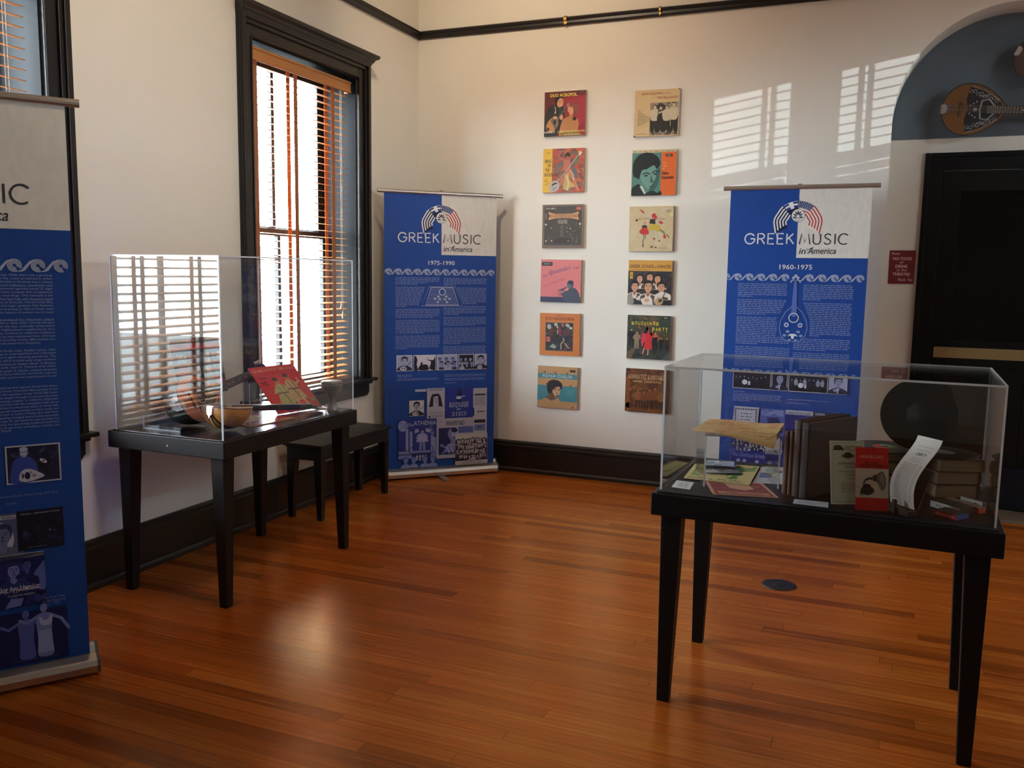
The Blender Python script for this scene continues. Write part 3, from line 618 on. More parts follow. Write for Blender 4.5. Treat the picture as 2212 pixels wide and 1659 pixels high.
def banner1(p):
    r = random.Random(11); banner_common(p, '1975-1990', 0)
    def cutL(d):
        if .63 < d < .81: return lambda a, b: (a, .305-(d-.65)*.36)
    def cutR(d):
        if .655 < d < .81: return lambda a, b: (.535+(d-.655)*.42, b)
    column(p, .082, .411, .598, (5, 13, 6, 9, 9), r, cutL); column(p, .441, .769, .600, (5, 11, 6, 6, 11, 10), r, cutR)
    p.line([(.331, -.664), (.529, -.664), (.586, -.803), (.273, -.803)], .003, PALE, True); p.line([(.345, -.672), (.512, -.672), (.556, -.796), (.304, -.796)], .0045, (214, 218, 230), True); p.lay()
    for i in range(13):
        d = .684+i*.0085; k = (d-.672)/.124; p.line([(.345-.041*k, -d), (.512+.044*k, -d)], .0016, PALE)
    p.lay(); p.ell(.43, -.702, .028, .026, PALE); p.lay(); p.ell(.43, -.702, .019, col=(50, 84, 170)); p.lay()
    for s in (-1, 1):
        for dx, dd in ((.03, .735), (.055, .75), (.035, .775), (.02, .755)): p.ell(.43+s*dx, -dd, .011, .008, PALE, n=10)
    p.lay()
    for x0, x1, k, t in ((.088, .206, 'bust', 'light'), (.214, .383, 'sil', 'white'), (.389, .549, 'group', 'light'), (.557, .678, 'group', 'dark'), (.684, .777, 'bust', 'light')): photo(p, x0, 1.159, x1, 1.274, k, r, .005, t)
    for x0, x1, d, n in ((.09, .2, 1.30, 2), (.09, .40, 1.326, 2), (.449, .769, 1.306, 2), (.449, .76, 1.334, 2), (.449, .55, 1.366, 1)):
        for i in range(n): p.words(x0, x1, -d-i*.0105-.006, .0058, MIST, r)
    # collage of covers, cassettes and posters
    p.rect(.225, -1.428, .31, -1.41, PALE); p.rect(.315, -1.636, .452, -1.405, (178, 180, 200)); p.rect(.457, -1.64, .675, -1.405, (38, 54, 146)); p.lay()
    photo(p, .181, 1.492, .292, 1.607, 'bust', r, .004, 'white')
    p.bust(.383, -1.575, .13, (178, 180, 200), (30, 30, 52), (178, 180, 200), .3); p.poly([(.33, -1.545), (.345, -1.47), (.365, -1.44), (.362, -1.54)], (30, 30, 52)); p.poly([(.436, -1.545), (.42, -1.47), (.40, -1.44), (.404, -1.54)], (30, 30, 52)); p.rect(.328, -1.625, .343, -1.61, INK)
    for d in (1.415, 1.424, 1.59, 1.61, 1.62): p.words(.35 if d > 1.6 else .335, .44, -d, .006, (90, 96, 140), r)
    p.man(.565, -1.53, .12, (44, 50, 100), (26, 28, 60), (30, 34, 84), (26, 28, 70)); p.ell(.56, -1.482, .022, .012, PALE); p.line([(.56, -1.48), (.61, -1.468)], .005, PALE); p.lay()
    for i, ch in enumerate('BOUZOUKEE'): p.text(ch, .488+i*.0168, .501+i*.0168, -1.552-(i % 2)*.004, .038, PALE, .02); 
    p.text('au', .545, .575, -1.575, .014, PALE, .01)
    for i, ch in enumerate('DISCO'): p.text(ch, .512+i*.0225+(.006 if ch == 'I' else 0), .53+i*.0225-(.006 if ch == 'I' else 0), -1.62, .032, PALE, .02)
    p.lay(); p.rect(.673, -1.565, .782, -1.416, (178, 178, 192)); p.rect(.683, -1.625, .782, -1.565, (180, 180, 194)); p.rect(.671, -1.764, .783, -1.624, (186, 184, 196)); p.lay()
    p.rect(.682, -1.472, .772, -1.458, INK); p.rect(.683, -1.68, .772, -1.655, (40, 44, 70)); p.rect(.683, -1.74, .772, -1.69, (110, 122, 170)); p.ell(.712, -1.594, .006, col=INK); p.ell(.758, -1.594, .006, col=INK); p.rect(.722, -1.598, .748, -1.590, INK); p.ell(.727, -1.71, .025, .008, MID)
    for i in range(6): p.words(.684, .77, -1.488-i*.011, .006, (110, 112, 130), r)
    p.lay(); p.rect(.098, -1.93, .391, -1.63, (40, 54, 140)); p.lay(); p.ell(.134, -1.677, .037, .041, MIST, n=28); p.lay(); p.dabs(.11, -1.70, .16, -1.65, [(110, 124, 190), (160, 170, 210)], 12, .01, r)
    p.text('The', .172, .212, -1.683, .024, PALE, 0, .35); p.text('ATHENIA', .214, .386, -1.676, .032, PALE, .01); p.text('AT', .335, .358, -1.696, .012, PALE); p.text('BALK', .306, .362, -1.722, .02, PALE, .01); p.text('VI', .345, .37, -1.748, .02, PALE, .01); p.lay()
    for x, d in ((.155, 1.70), (.185, 1.72), (.345, 1.75), (.365, 1.77)): p.rect(x, -1.87, x+.02, -d, MIST)
    p.rect(.1, -1.92, .39, -1.865, (120, 134, 196)); p.rect(.1, -1.895, .39, -1.885, (80, 94, 170)); p.lay()
    p.man(.28, -1.86, .15, MIST, MID, (150, 160, 210), (120, 130, 190), 1, 1.5); p.poly([(.23, -1.80), (.33, -1.80), (.305, -1.755), (.255, -1.755)], (158, 168, 214)); p.poly([(.22, -1.735), (.255, -1.725), (.25, -1.70), (.225, -1.705)], (158, 168, 214)); p.poly([(.345, -1.735), (.305, -1.725), (.31, -1.70), (.34, -1.705)], (158, 168, 214)); p.lay()
    p.poly([(.205, -1.885), (.34, -1.885), (.335, -1.92), (.30, -1.945), (.245, -1.945), (.21, -1.92)], (30, 40, 104)); p.lay()
    for s in (-1, 1): p.line([(.272+s*.065, -1.89), (.272+s*.092, -1.87), (.272+s*.088, -1.842), (.272+s*.07, -1.836), (.272+s*.058, -1.85)], .005, (30, 40, 104))
    for i in range(4): p.man(.24+i*.022, -1.94, .045, PALE, PALE, PALE, PALE)
    for x in (.155, .215, .30, .36): p.bust(x, -1.99, .085, (120, 134, 196), (84, 98, 176), (140, 152, 208), wide=.8)
    p.rect(.389, -1.934, .678, -1.634, (168, 172, 196)); p.lay(); p.rect(.404, -1.907, .535, -1.705, (32, 40, 96)); p.rect(.555, -1.748, .675, -1.70, (84, 100, 170)); p.lay()
    p.text('ΡΕΜΠΕΤΙΚΟ', .465, .606, -1.688, .032, INK, .03); p.poly([(.46, -1.89), (.425, -1.905), (.455, -1.86), (.415, -1.84), (.43, -1.825), (.46, -1.845), (.5, -1.81), (.475, -1.76), (.485, -1.72), (.5, -1.71), (.51, -1.75), (.53, -1.79), (.534, -1.88)], (116, 126, 184)); p.lay()
    p.ell(.524, -1.745, .022, .03, (150, 158, 204)); p.ell(.527, -1.725, .024, .018, (26, 30, 70)); p.line([(.47, -1.85), (.49, -1.9)], .008, PALE); p.line([(.5, -1.85), (.52, -1.9)], .008, PALE); p.line([(.47, -1.835), (.53, -1.838)], .006, PALE); p.lay()
    p.rect(.534, -2.0+.008, .788, -1.758, (194, 190, 194)); p.lay(); p.rect(.535, -1.962, .786, -1.80, (40, 40, 52)); p.lay(); collage_crowd(p, .536, -1.962, .786, -1.772, r); p.lay()
    p.rect(.534, -1.992, .788, -1.9605, (194, 190, 194)); p.lay(); p.text('Greek Music Tour', .588, .742, -1.979, .014, INK); p.words(.56, .775, -1.987, .005, (90, 90, 104), r)
def banner2(p):
    r = random.Random(12); banner_common(p, '1960-1975', -.04, (.38, .455))
    def hw(d): return .05 if d < .70 else .05+.05*min(1, (d-.70)/.12) if d < .93 else .05
    column(p, .073, .413, .598, (8, 9, 16, 6), r, lambda d: (lambda a, b: (a, min(b, .428-hw(d)))) if d < .955 else None)
    column(p, .435, .772, .600, (9, 19, 7, 6), r, lambda d: (lambda a, b: (max(a, .428+hw(d)), b)) if d < .955 else None)
    cx = .428
    for s in (-1, 1): p.ell(cx+s*.014, -.56, .009, col=PALE); p.line([(cx+s*.008, -.572), (cx+s*.022, -.576), (cx+s*.03, -.59)], .007, PALE)
    p.ell(cx, -.548, .010, col=PALE); p.poly([(cx-.008, -.585), (cx+.008, -.585), (cx+.015, -.74), (cx+.016, -.80), (cx-.016, -.80), (cx-.015, -.74)], (92, 112, 188)); p.lay()
    p.line([(cx-.012, -.74), (cx-.05, -.775), (cx-.078, -.83), (cx-.085, -.88), (cx-.072, -.93), (cx-.045, -.955), (cx, -.962), (cx+.045, -.955), (cx+.072, -.93), (cx+.085, -.88), (cx+.078, -.83), (cx+.05, -.775), (cx+.012, -.74)], .0042, MIST); p.ring(cx, -.812, .029, .0055, (214, 218, 230)); p.lay()
    for s in (-1, 1): p.ell(cx+s*.042, -.858, .015, col=PALE); p.lay(); p.ell(cx+s*.042, -.858, .007, col=MID); p.ell(cx+s*.032, -.9, .012, .009, MIST)
    p.poly([(cx-.03, -.93), (cx-.016, -.915), (cx+.016, -.915), (cx+.03, -.93), (cx+.012, -.926), (cx+.006, -.945), (cx-.006, -.945), (cx-.012, -.926)], (220, 224, 234))
    for s in (-1, 1): p.ell(cx+s*.05, -.925, .012, .008, MIST); p.ell(cx+s*.018, -.952, .008, .004, PALE)
    p.lay()
    for x0, x1, k, t in ((.069, .310, 'band', 'dark'), (.316, .412, 'suit', 'dark'), (.419, .658, 'band', 'dark'), (.664, .772, 'suit', 'light')): photo(p, x0, 1.166, x1, 1.283, k, r, .0035, t)
    for x0, x1, d, n in ((.073, .15, 1.3, 1), (.073, .38, 1.315, 4), (.42, .68, 1.33, 1), (.073, .19, 1.358, 1), (.42, .54, 1.352, 1)):
        for i in range(n): p.words(x0, x1, -d-i*.0105-.006, .0056, MIST, r)
    p.poly([(.087, -1.401), (.246, -1.402), (.239, -1.56), (.076, -1.56)], (176, 178, 196)); p.lay()
    for i in range(9):
        for x, d in ((.098+.016*i, 1.418), (.096, 1.418+.015*i), (.229, 1.418+.015*i)): p.ell(x, -d, .006, .005, (40, 44, 70), i, 6)
    p.lay(); p.rect(.12, -1.54, .208, -1.43, (190, 190, 204)); p.lay()
    for d in (1.45, 1.47, 1.49, 1.51): p.words(.13, .2, -d, .008, (70, 74, 104), r)
    p.rect(.255, -1.60, .41, -1.405, (86, 98, 170)); p.rect(.412, -1.62, .66, -1.436, (44, 50, 128)); p.lay(); p.dabs(.26, -1.45, .40, -1.41, [(130, 142, 196), (110, 122, 186)], 12, .03, r); p.dabs(.3, -1.59, .40, -1.46, [(30, 36, 86), (44, 50, 104)], 14, .03, r)
    p.rect(.412, -1.432, .58, -1.403, (176, 178, 196)); p.rect(.58, -1.44, .77, -1.403, (36, 34, 56)); p.lay(); p.text('GREEK', .59, .655, -1.424, .015, PALE, .02); p.words(.43, .57, -1.42, .007, (90, 94, 130), r); p.words(.42, .57, -1.43, .006, (90, 94, 130), r); p.lay()
    p.rect(.075, -1.77, .43, -1.58, (40, 48, 128)); p.lay(); collage_crowd(p, .08, -1.70, .42, -1.57, r); p.lay(); p.rect(.075, -1.992, .43, -1.69, (36, 46, 128)); p.lay(); p.text('The Glorious Greek', .086, .30, -1.733, .03, (120, 132, 196), .012); p.line([(.078, -1.78), (.078, -1.69), (.2, -1.69)], .002, PALE)
    p.rect(.30, -1.70, .40, -1.60, (176, 178, 194)); p.rect(.42, -1.70, .45, -1.56, (176, 178, 194)); p.lay(); p.line([(.31, -1.60), (.37, -1.69)], .006, (30, 32, 60))
    for x in (.13, .17, .25, .33): p.bust(x, -1.80, .06, PALE, MID, (60, 70, 140), wide=.7)
    p.rect(.45, -1.95, .78, -1.66, (70, 82, 150)); p.lay(); p.dabs(.45, -1.95, .78, -1.66, [(40, 46, 104), (120, 130, 186), (150, 156, 196)], 40, .04, r)
def banner0(p):
    r = random.Random(13); banner_common(p, None, -.01)
    paras = [(.594, ['the late 1960s there was a growing', 'that the music produced in urban', 'or Greeks in America was a unique', 'Record collectors, academics and', 'government agencies issued LP, eight', 'and then compact disk compilations', 'can recordings. One example is the', 'D Port Said Cafe with American-based', 'oulos on bouzouki, violinist Freddy Elias,', 'on and organ, guitarist Nick Kokoras.', 'The re-issuing on CDs of Greek music', 'a regular feature of modern world music']),
             (.747, ['have assimilated into American culture', 'ntinades to each other. During the past', 'es from the tiny, culturally conservative', 'in the Highlandtown neighborhood. As a', 'ty, they continue to celebrate traditional', 'nades, an improvisational form of forced', 'nt community events. Mantinades are', 'ut fiercely preserved in Karpathos.']),
             (.854, ['ece of Greek music. Smaller venues, often', 'ing up in metropolitan and suburban', 'betika is again enjoying popularity. The', '(CD), which included early songs combined', 'es, became an instant classic. In Boston,', 'the early days to Tatsunis with violin,', 's and vocals. In Seattle, revered clarinetist', 'at perform rebetika and Greek regional', 'ver died out but was incorporated into the']),
             (.983, ['al national and regional Greek folk dance', 'd by Greek Orthodox Metropolises in San', 'ften hire musicians to play Greek folk music.', 'ng as taught through numerous churches', 'ncreasingly popular. In California, Kalymnian', 'extensively with the Long Beach folk dance', 'dedicated to the preservation of Greek folk', 'ng people opportunities to learn music and', 'and how to build a Pontian lyra and Peter', 'repairing stringed instruments-especially', 'Springs, FL, the dance troupe Levendia has', 'scades, but also brings traditional musicians', 'rary Greek music workshops, concerts, and'])]
    for d0, ls in paras:
        for i, s_ in enumerate(ls):
            d = d0+i*.0117; last = s_.endswith('Karpathos.')
            p.text(s_, .588 if d > .72 else .605, .735 if last else .78, -d-.0028, .0088, (168, 178, 208), .004); p.words(.45, .585 if d > .72 else .6, -d-.0028, .0062, MIST, r)
    p.text('Islands', .60, .63, -1.1345, .0085, (168, 178, 208)); column(p, .08, .411, .594, (8, 9, 12, 14, 3), r); p.lay()
    p.rect(.607, -1.323, .779, -1.186, (196, 198, 210)); p.lay(); p.rect(.612, -1.318, .774, -1.191, (30, 32, 66)); p.lay()
    p.dabs(.612, -1.24, .774, -1.191, [(44, 46, 84), (60, 62, 100), (24, 26, 56)], 30, .012, r); p.dabs(.69, -1.3, .774, -1.24, [(24, 24, 46), (40, 36, 60)], 14, .02, r); p.lay()
    p.poly([(.620, -1.318), (.628, -1.25), (.645, -1.228), (.68, -1.228), (.70, -1.25), (.705, -1.28), (.69, -1.318)], (60, 78, 170)); p.lay(); p.ell(.664, -1.213, .013, .017, (150, 156, 196)); p.lay(); p.ell(.664, -1.200, .013, .008, (190, 192, 214)); p.line([(.656, -1.218), (.672, -1.218)], .004, (214, 216, 226)); p.lay()
    p.poly([(.646, -1.31), (.65, -1.285), (.666, -1.272), (.69, -1.276), (.726, -1.300), (.70, -1.312), (.666, -1.318)], (196, 200, 218)); p.lay(); p.ell(.672, -1.296, .009, .013, NAVY); p.ell(.693, -1.297, .006, .005, (130, 136, 180)); p.ell(.684, -1.285, .004, col=(130, 136, 180)); p.ell(.658, -1.296, .003, .009, NAVY)
    p.ell(.724, -1.247, .013, .006, (214, 216, 226), -.6); p.lay(); p.ell(.724, -1.247, .004, .003, NAVY)
    p.text('bouzouki workshop, Tarpon Springs, 2010. Photo', .575, .767, -1.370, .010, MIST); p.text('Tom Pich.', .60, .634, -1.394, .009, MIST); p.lay()
    # collage
    p.rect(.42, -1.578, .632, -1.425, (86, 92, 132)); p.lay(); p.ell(.545, -1.517, .075, .072, (190, 192, 208), n=36); p.lay(); p.bust(.585, -1.588, .13, (110, 116, 160), (50, 54, 90), (96, 100, 134)); p.rect(.40, -1.445, .629, -1.432, (190, 192, 206)); p.lay(); p.text('imbas', .585, .627, -1.443, .011, INK, .01); p.lay()
    p.rect(.631, -1.566, .778, -1.421, (20, 22, 42)); p.lay(); p.text('FINAL GENERATION', .644, .766, -1.436, .0045, PALE, .01); p.text('SONGS OF THE GREEK ISLES', .66, .72, -1.558, .003, MIST); p.ell(.732, -1.50, .003, col=PALE); p.dabs(.64, -1.55, .77, -1.45, [(28, 32, 62), (36, 42, 80), (24, 26, 50)], 16, .018, r); p.ell(.655, -1.505, .008, .006, (50, 60, 110)); p.lay()
    p.rect(.40, -1.772, .712, -1.577, (26, 34, 92)); p.rect(.40, -1.592, .71, -1.575, (206, 206, 210)); p.lay(); p.text('Original Masters', .575, .617, -1.588, .006, INK, .01); p.dabs(.42, -1.77, .71, -1.60, [(36, 44, 112), (20, 26, 74), (50, 60, 134)], 24, .03, r)
    p.bust(.612, -1.70, .10, (116, 128, 196), (40, 46, 104), (40, 52, 120), .2); p.bust(.655, -1.665, .07, (72, 88, 170), (20, 26, 70), (30, 40, 100)); p.poly([(.675, -1.655), (.70, -1.62), (.71, -1.615), (.711, -1.71), (.695, -1.715), (.69, -1.67)], (96, 110, 186)); p.poly([(.58, -1.77), (.6, -1.735), (.64, -1.738), (.63, -1.765)], (110, 122, 190)); p.lay()
    p.text('Μανώλης Αγγελόπουλος', .53, .694, -1.716, .026, (214, 216, 226), .03); p.text('Τα μαγικά του τσιγγάνου', .59, .675, -1.731, .010, (190, 194, 216), .01); p.lay()
    for i, s_ in enumerate(('Old Greek Songs', 'In The New Land', '1913 - 1930')): p.text(s_, .70, .772-(.02 if i == 2 else 0), -1.757-i*.0115, .0095, MIST)
    p.rect(.42, -1.985, .775, -1.79, (24, 32, 84)); p.lay()
    for x, t_, cl in ((.642, 1.79, (84, 98, 176)), (.70, 1.775, (120, 132, 200))):
        p.ell(x, -t_-.012, .012, .016, cl); p.poly([(x-.022, -1.90), (x-.026, -t_-.045), (x-.012, -t_-.03), (x+.012, -t_-.03), (x+.026, -t_-.045), (x+.022, -1.90), (x+.026, -1.965), (x-.022, -1.965)], cl); p.lay()
        for s in (-1, 1): p.line([(x+s*.02, -t_-.04), (x+s*.055, -t_-.06), (x+s*.08, -t_-.045-.03*(s+1))], .011, cl)
    p.poly([(.684, -1.815), (.69, -1.85), (.722, -1.85), (.727, -1.812), (.712, -1.83), (.70, -1.832)], (176, 184, 224)); p.poly([(.68, -1.87), (.676, -1.955), (.728, -1.955), (.722, -1.87)], (150, 160, 214)); p.text('for Social Dances', .6, .74, -1.975, .008, MID)
def banner(loc, rz, label, art, Mz=0):
    t = thing('roll_up_banner', label, 'banner', loc, rz, 'blue and white roll-up banners')
    m = MB(); fn = lambda u, v, h: (min(max(u, 0), BW_)-.4225, -.006-h, 2.071+v)
    m.box(-.4225, .4225, -.006, -.005, .075, 2.071, col=BLUE); p = Print(m, fn); p.lay(); p.soft = True; art(p); part('graphic_panel', m, BANNER, t)
    m = MB(); m.extr([(.0, -.004), (.010, -.002), (.013, .008), (.010, .022), (0, .025), (-.010, .022), (-.013, .008), (-.010, -.002)], lambda u, v, h: (h, u-.005, 2.064+v), -.468, .468, smooth=True); part('top_rail', m, SILVER, t)
    m = MB(); m.box(-.012, .012, -.004, .006, 2.089, 2.094); part('rail_clip', m, GREY_PL, t)
    m = MB(); prof = [(-.045, .012), (.055, .012), (.066, .03), (.066, .07), (.052, .098), (.03, .104), (.012, .098), (.004, .078), (-.012, .076), (-.045, .062), (-.05, .04)]
    m.extr(prof, lambda u, v, h: (h, u, v), -.442, .442); part('base_cassette', m, SILVER, t, .004)
    for s in (-1, 1):
        a, b = sorted((s*.442, s*.452)); m = MB(); m.extr([(u*1.03, v*1.02) for u, v in prof], lambda u, v, h: (h, u, v), a, b); part('end_cap', m, GREY_PL, t, .002)
    m = MB(); arc_ = [(.024*cos(a), -.165+.024*sin(a)) for a in [pi+pi*i/10 for i in range(11)]]; m.extr([(.024, .05), (-.024, .05)] + arc_, lambda u, v, h: (u, v, h), .0, .010); part('swivel_foot', m, mat('grey_foot', (150, 148, 142), .45, metal=.4), t, .002)
    m = MB(); m.tube([(0, .03, .08), (0, .022, 2.06)], .008, 10); part('support_pole', m, SILVER, t)
    return t
banner((.415, -.418, 0), .769, 'blue banner dated 1975-1990 standing across the corner beside the bench', banner1)
banner((2.866, -.31, 0), -.007, 'blue banner dated 1960-1975 behind the black table case, against the striped wall', banner2)
banner((.466, -4.211, 0), .961, 'partly seen blue banner with pale upper panel before the cut-off window', banner0)
# ------------------------------------------------------------------ twelve record sleeves on the back wall (unit square, y up)
SK, SKB, WHT, BLK = (214, 158, 122), (196, 132, 96), (226, 218, 204), (30, 28, 28)
def s_duo(p, r):
    p.rect(0, 0, 1, 1, (156, 44, 58)); p.lay(); p.poly([(0, .3), (0, 1), (1, 1), (1, .9), (.8, .9), (.45, .86), (.2, .7)], (104, 40, 46)); p.lay(); p.poly([(.55, .8), (1, .85), (1, .3), (.8, .2)], (170, 52, 66)); p.lay()
    p.poly([(.0, 0), (.02, .42), (.1, .66), (.28, .72), (.46, .64), (.5, .45), (.5, .25), (.3, 0)], (42, 42, 40)); p.lay(); p.poly([(.34, .66), (.48, .62), (.5, .42), (.36, .44)], (52, 66, 52)); p.poly([(.235, .69), (.27, .6), (.25, .5), (.285, .52), (.275, .64)], WHT); p.lay()
    p.ell(.36, .79, .1, .13, BLK, -.3); p.lay(); p.ell(.385, .75, .075, .105, SK, -.35); p.lay(); p.poly([(.26, .74), (.27, .9), (.36, .93), (.46, .9), (.45, .86), (.36, .86), (.31, .78)], BLK); p.ell(.37, .775, .018, .007, BLK); p.ell(.43, .785, .015, .007, BLK); p.ell(.41, .69, .035, .012, WHT, .2); p.lay()
    p.line([(.3, .32), (.42, .5), (.55, .64)], .035, (96, 96, 92)); p.ell(.575, .69, .035, .05, (150, 130, 120), -.4); p.lay(); p.ell(.2, .26, .13, .175, (198, 142, 84), -.6, 28); p.lay(); p.poly([(.16, .36), (.25, .43), (.33, .36), (.31, .2), (.27, .14)], (110, 100, 96)); p.lay(); p.poly([(.22, .34), (.27, .37), (.29, .29), (.25, .26)], BLK); p.ell(.1, .17, .025, .04, BLK, .4); p.ell(.27, .42, .06, .035, SK, -.2); p.ell(.42, .42, .045, .06, SK); p.lay()
    p.poly([(.38, 0), (.44, .34), (.56, .42), (.7, .43), (.82, .37), (.84, .2), (.74, 0)], SKB); p.lay(); p.poly([(.5, .12), (.52, .36), (.62, .42), (.72, .42), (.78, .34), (.76, .12)], (190, 132, 80)); p.lay(); p.ell(.75, .6, .085, .12, (112, 66, 56), .2); p.ell(.74, .38, .05, .045, (70, 36, 34)); p.poly([(.6, .46), (.66, .4), (.72, .5), (.7, .58)], SKB); p.lay(); p.ell(.64, .57, .07, .095, (220, 160, 126), .3); p.lay(); p.poly([(.62, .63), (.68, .7), (.8, .68), (.84, .56), (.78, .47), (.74, .56), (.68, .64)], (140, 84, 66)); p.ell(.6, .58, .01, .006, BLK); p.ell(.595, .525, .02, .01, (190, 40, 50)); p.lay()
    p.poly([(.4, 0), (.42, .1), (.7, .12), (.95, .02), (.95, 0)], (150, 120, 50)); p.lay(); p.text('DUO ACROPOL', .14, .79, .88, .075, (240, 206, 96), .035); p.text('HARRY', .01, .28, .075, .042, WHT, .02); p.text('LEMONOPOULOS', .34, .99, .08, .042, (236, 214, 120), .02); p.text('and his Bouzoukis', .5, .88, .02, .03, WHT, .01); p.text('STEREO', .87, .96, .955, .015, (190, 140, 130))
def s_trio(p, r):
    CR = (214, 186, 140); p.rect(0, 0, 1, 1, CR); p.lay(); p.rect(.355, .02, .985, .72, (150, 140, 122)); p.lay(); p.dabs(.36, .45, .98, .71, [(120, 110, 96), (170, 160, 140), (96, 88, 78)], 40, .04, r); p.lay(); p.rect(.36, .12, .985, .42, (58, 54, 48)); p.dabs(.36, .02, .98, .16, [(80, 74, 66), (130, 122, 106), (60, 56, 50)], 40, .04, r); p.lay()
    p.poly([(.55, .7), (.5, .62), (.55, .55), (.68, .55), (.7, .63), (.62, .7)], (66, 58, 54)); p.lay()
    for x, y, h, c in ((.46, .1, .58, (204, 192, 164)), (.595, .1, .55, (50, 46, 42)), (.73, .1, .56, (204, 192, 164)), (.88, .1, .62, (196, 184, 156))): p.man(x, y, h, (196, 182, 152), (46, 42, 38), c, (44, 42, 38), 0, 1.25)
    for x, a, b in ((.46, .055, .38), (.73, .06, .38), (.88, .075, .4)): p.poly([(x-a, .56), (x-a*1.3, .5), (x-a, b), (x-a*.8, .34), (x+a*.8, .34), (x+a, b), (x+a*1.3, .5), (x+a, .56)], (204, 192, 164))
    p.lay(); p.poly([(.54, .46), (.565, .54), (.595, .49), (.625, .54), (.64, .46), (.6, .52)], (214, 204, 180)); p.line([(.815, .34), (.82, .2)], .012, (200, 190, 170)); p.lay()
    p.text('NICK GOUNARIS', .16, .63, .895, .042, (176, 92, 66), .012); p.text('and the', .66, .8, .9, .03, (150, 110, 80), 0, .3); p.text('TRIO BELCANTO', .5, .96, .795, .05, (190, 110, 82), .008)
    for i in range(11): w_ = (.05, .1, .14, .18, .22, .26, .28, .26, .2, .14, .07)[i]; p.words(.08, .08+w_, .56-i*.033, .016, (140, 116, 84), r)
    p.words(.05, .3, .05, .014, (140, 116, 84), r); p.poly([(0, 0), (0, .035), (.05, 0)], (70, 52, 40)); p.poly([(.97, 1), (1, 1), (1, .95)], (70, 52, 40))
def s_bring(p, r):
    p.rect(0, 0, 1, 1, (176, 96, 76)); p.lay(); p.dabs(.24, 0, 1, 1, [(190, 84, 66), (150, 80, 66), (120, 104, 92), (186, 116, 88), (140, 112, 88), (200, 104, 70), (126, 74, 66)], 150, .09, r); p.lay()
    p.poly([(.5, .75), (.3, .6), (.36, .55), (.6, .66)], (112, 108, 104)); p.poly([(.68, .62), (.82, .52), (.86, .3), (.76, .34)], (104, 108, 112)); p.lay(); p.poly([(.5, .72), (.4, .78), (.42, .8), (.54, .74), (.66, .74), (.66, .5), (.52, .5)], (198, 116, 96)); p.poly([(.62, .5), (.44, .28), (.48, .24), (.68, .44)], (204, 124, 92)); p.poly([(.63, .52), (.7, .5), (.86, .16), (.9, .04), (.84, .06), (.68, .36)], (206, 128, 90)); p.poly([(.56, .42), (.64, .44), (.66, .3), (.8, .14), (.66, .1), (.62, .04), (.5, .1), (.54, .28)], (196, 168, 104)); p.lay(); p.line([(.58, .4), (.64, .2), (.61, .05)], .028, (232, 206, 140)); p.line([(.66, .5), (.74, .42), (.76, .28)], .02, (206, 196, 176))
    p.ell(.6, .83, .065, .08, (60, 44, 36)); p.lay(); p.ell(.605, .79, .045, .06, (176, 112, 92)); p.lay(); p.poly([(.54, .84), (.6, .9), (.66, .84), (.64, .81), (.57, .82)], (52, 38, 32)); p.ell(.6, .755, .014, .006, (150, 30, 36)); p.lay()
    p.line([(.3, .2), (.52, .42), (.7, .65), (.88, .86)], .026, (150, 140, 130)); p.poly([(.86, .85), (.88, .94), (.95, .9), (.91, .83)], (226, 214, 200)); p.ell(.285, .14, .14, .12, (186, 182, 172), .7, 26); p.lay(); p.line([(.3, .2), (.52, .42), (.88, .88)], .006, (226, 220, 206)); p.ell(.27, .19, .05, .022, (48, 46, 46), .6); p.ell(.19, .08, .035, .03, (50, 44, 40)); p.ell(.33, .21, .03, .02, (60, 56, 54)); p.line([(.25, .05), (.36, .14)], .012, (90, 86, 84)); p.line([(.22, .12), (.3, .1)], .012, (120, 110, 140)); p.lay()
    p.rect(0, 0, .225, 1, (228, 184, 62)); p.lay(); p.poly([(.15, .1), (.2, .22), (.225, .25), (.225, 0), (.18, .02)], (186, 182, 172)); p.lay()
    p.text('NINA', .08, .17, .895, .02, BLK, .02)
    for s_, a, b, y in (('BRING', .045, .2, .68), ('ON', .11, .19, .58), ('THE', .06, .16, .475), ('BOUZOUKEE!', .04, .4, .37)): p.text(s_, a, b, y, .078, BLK, .02, .12)
    for i, (a, b) in enumerate(((.07, .14), (.03, .12), (.09, .17), (.05, .15))): p.words(a, b, .3-i*.042, .016, (110, 90, 40), r)
    p.words(.86, .95, .4, .03, (60, 60, 60), r)
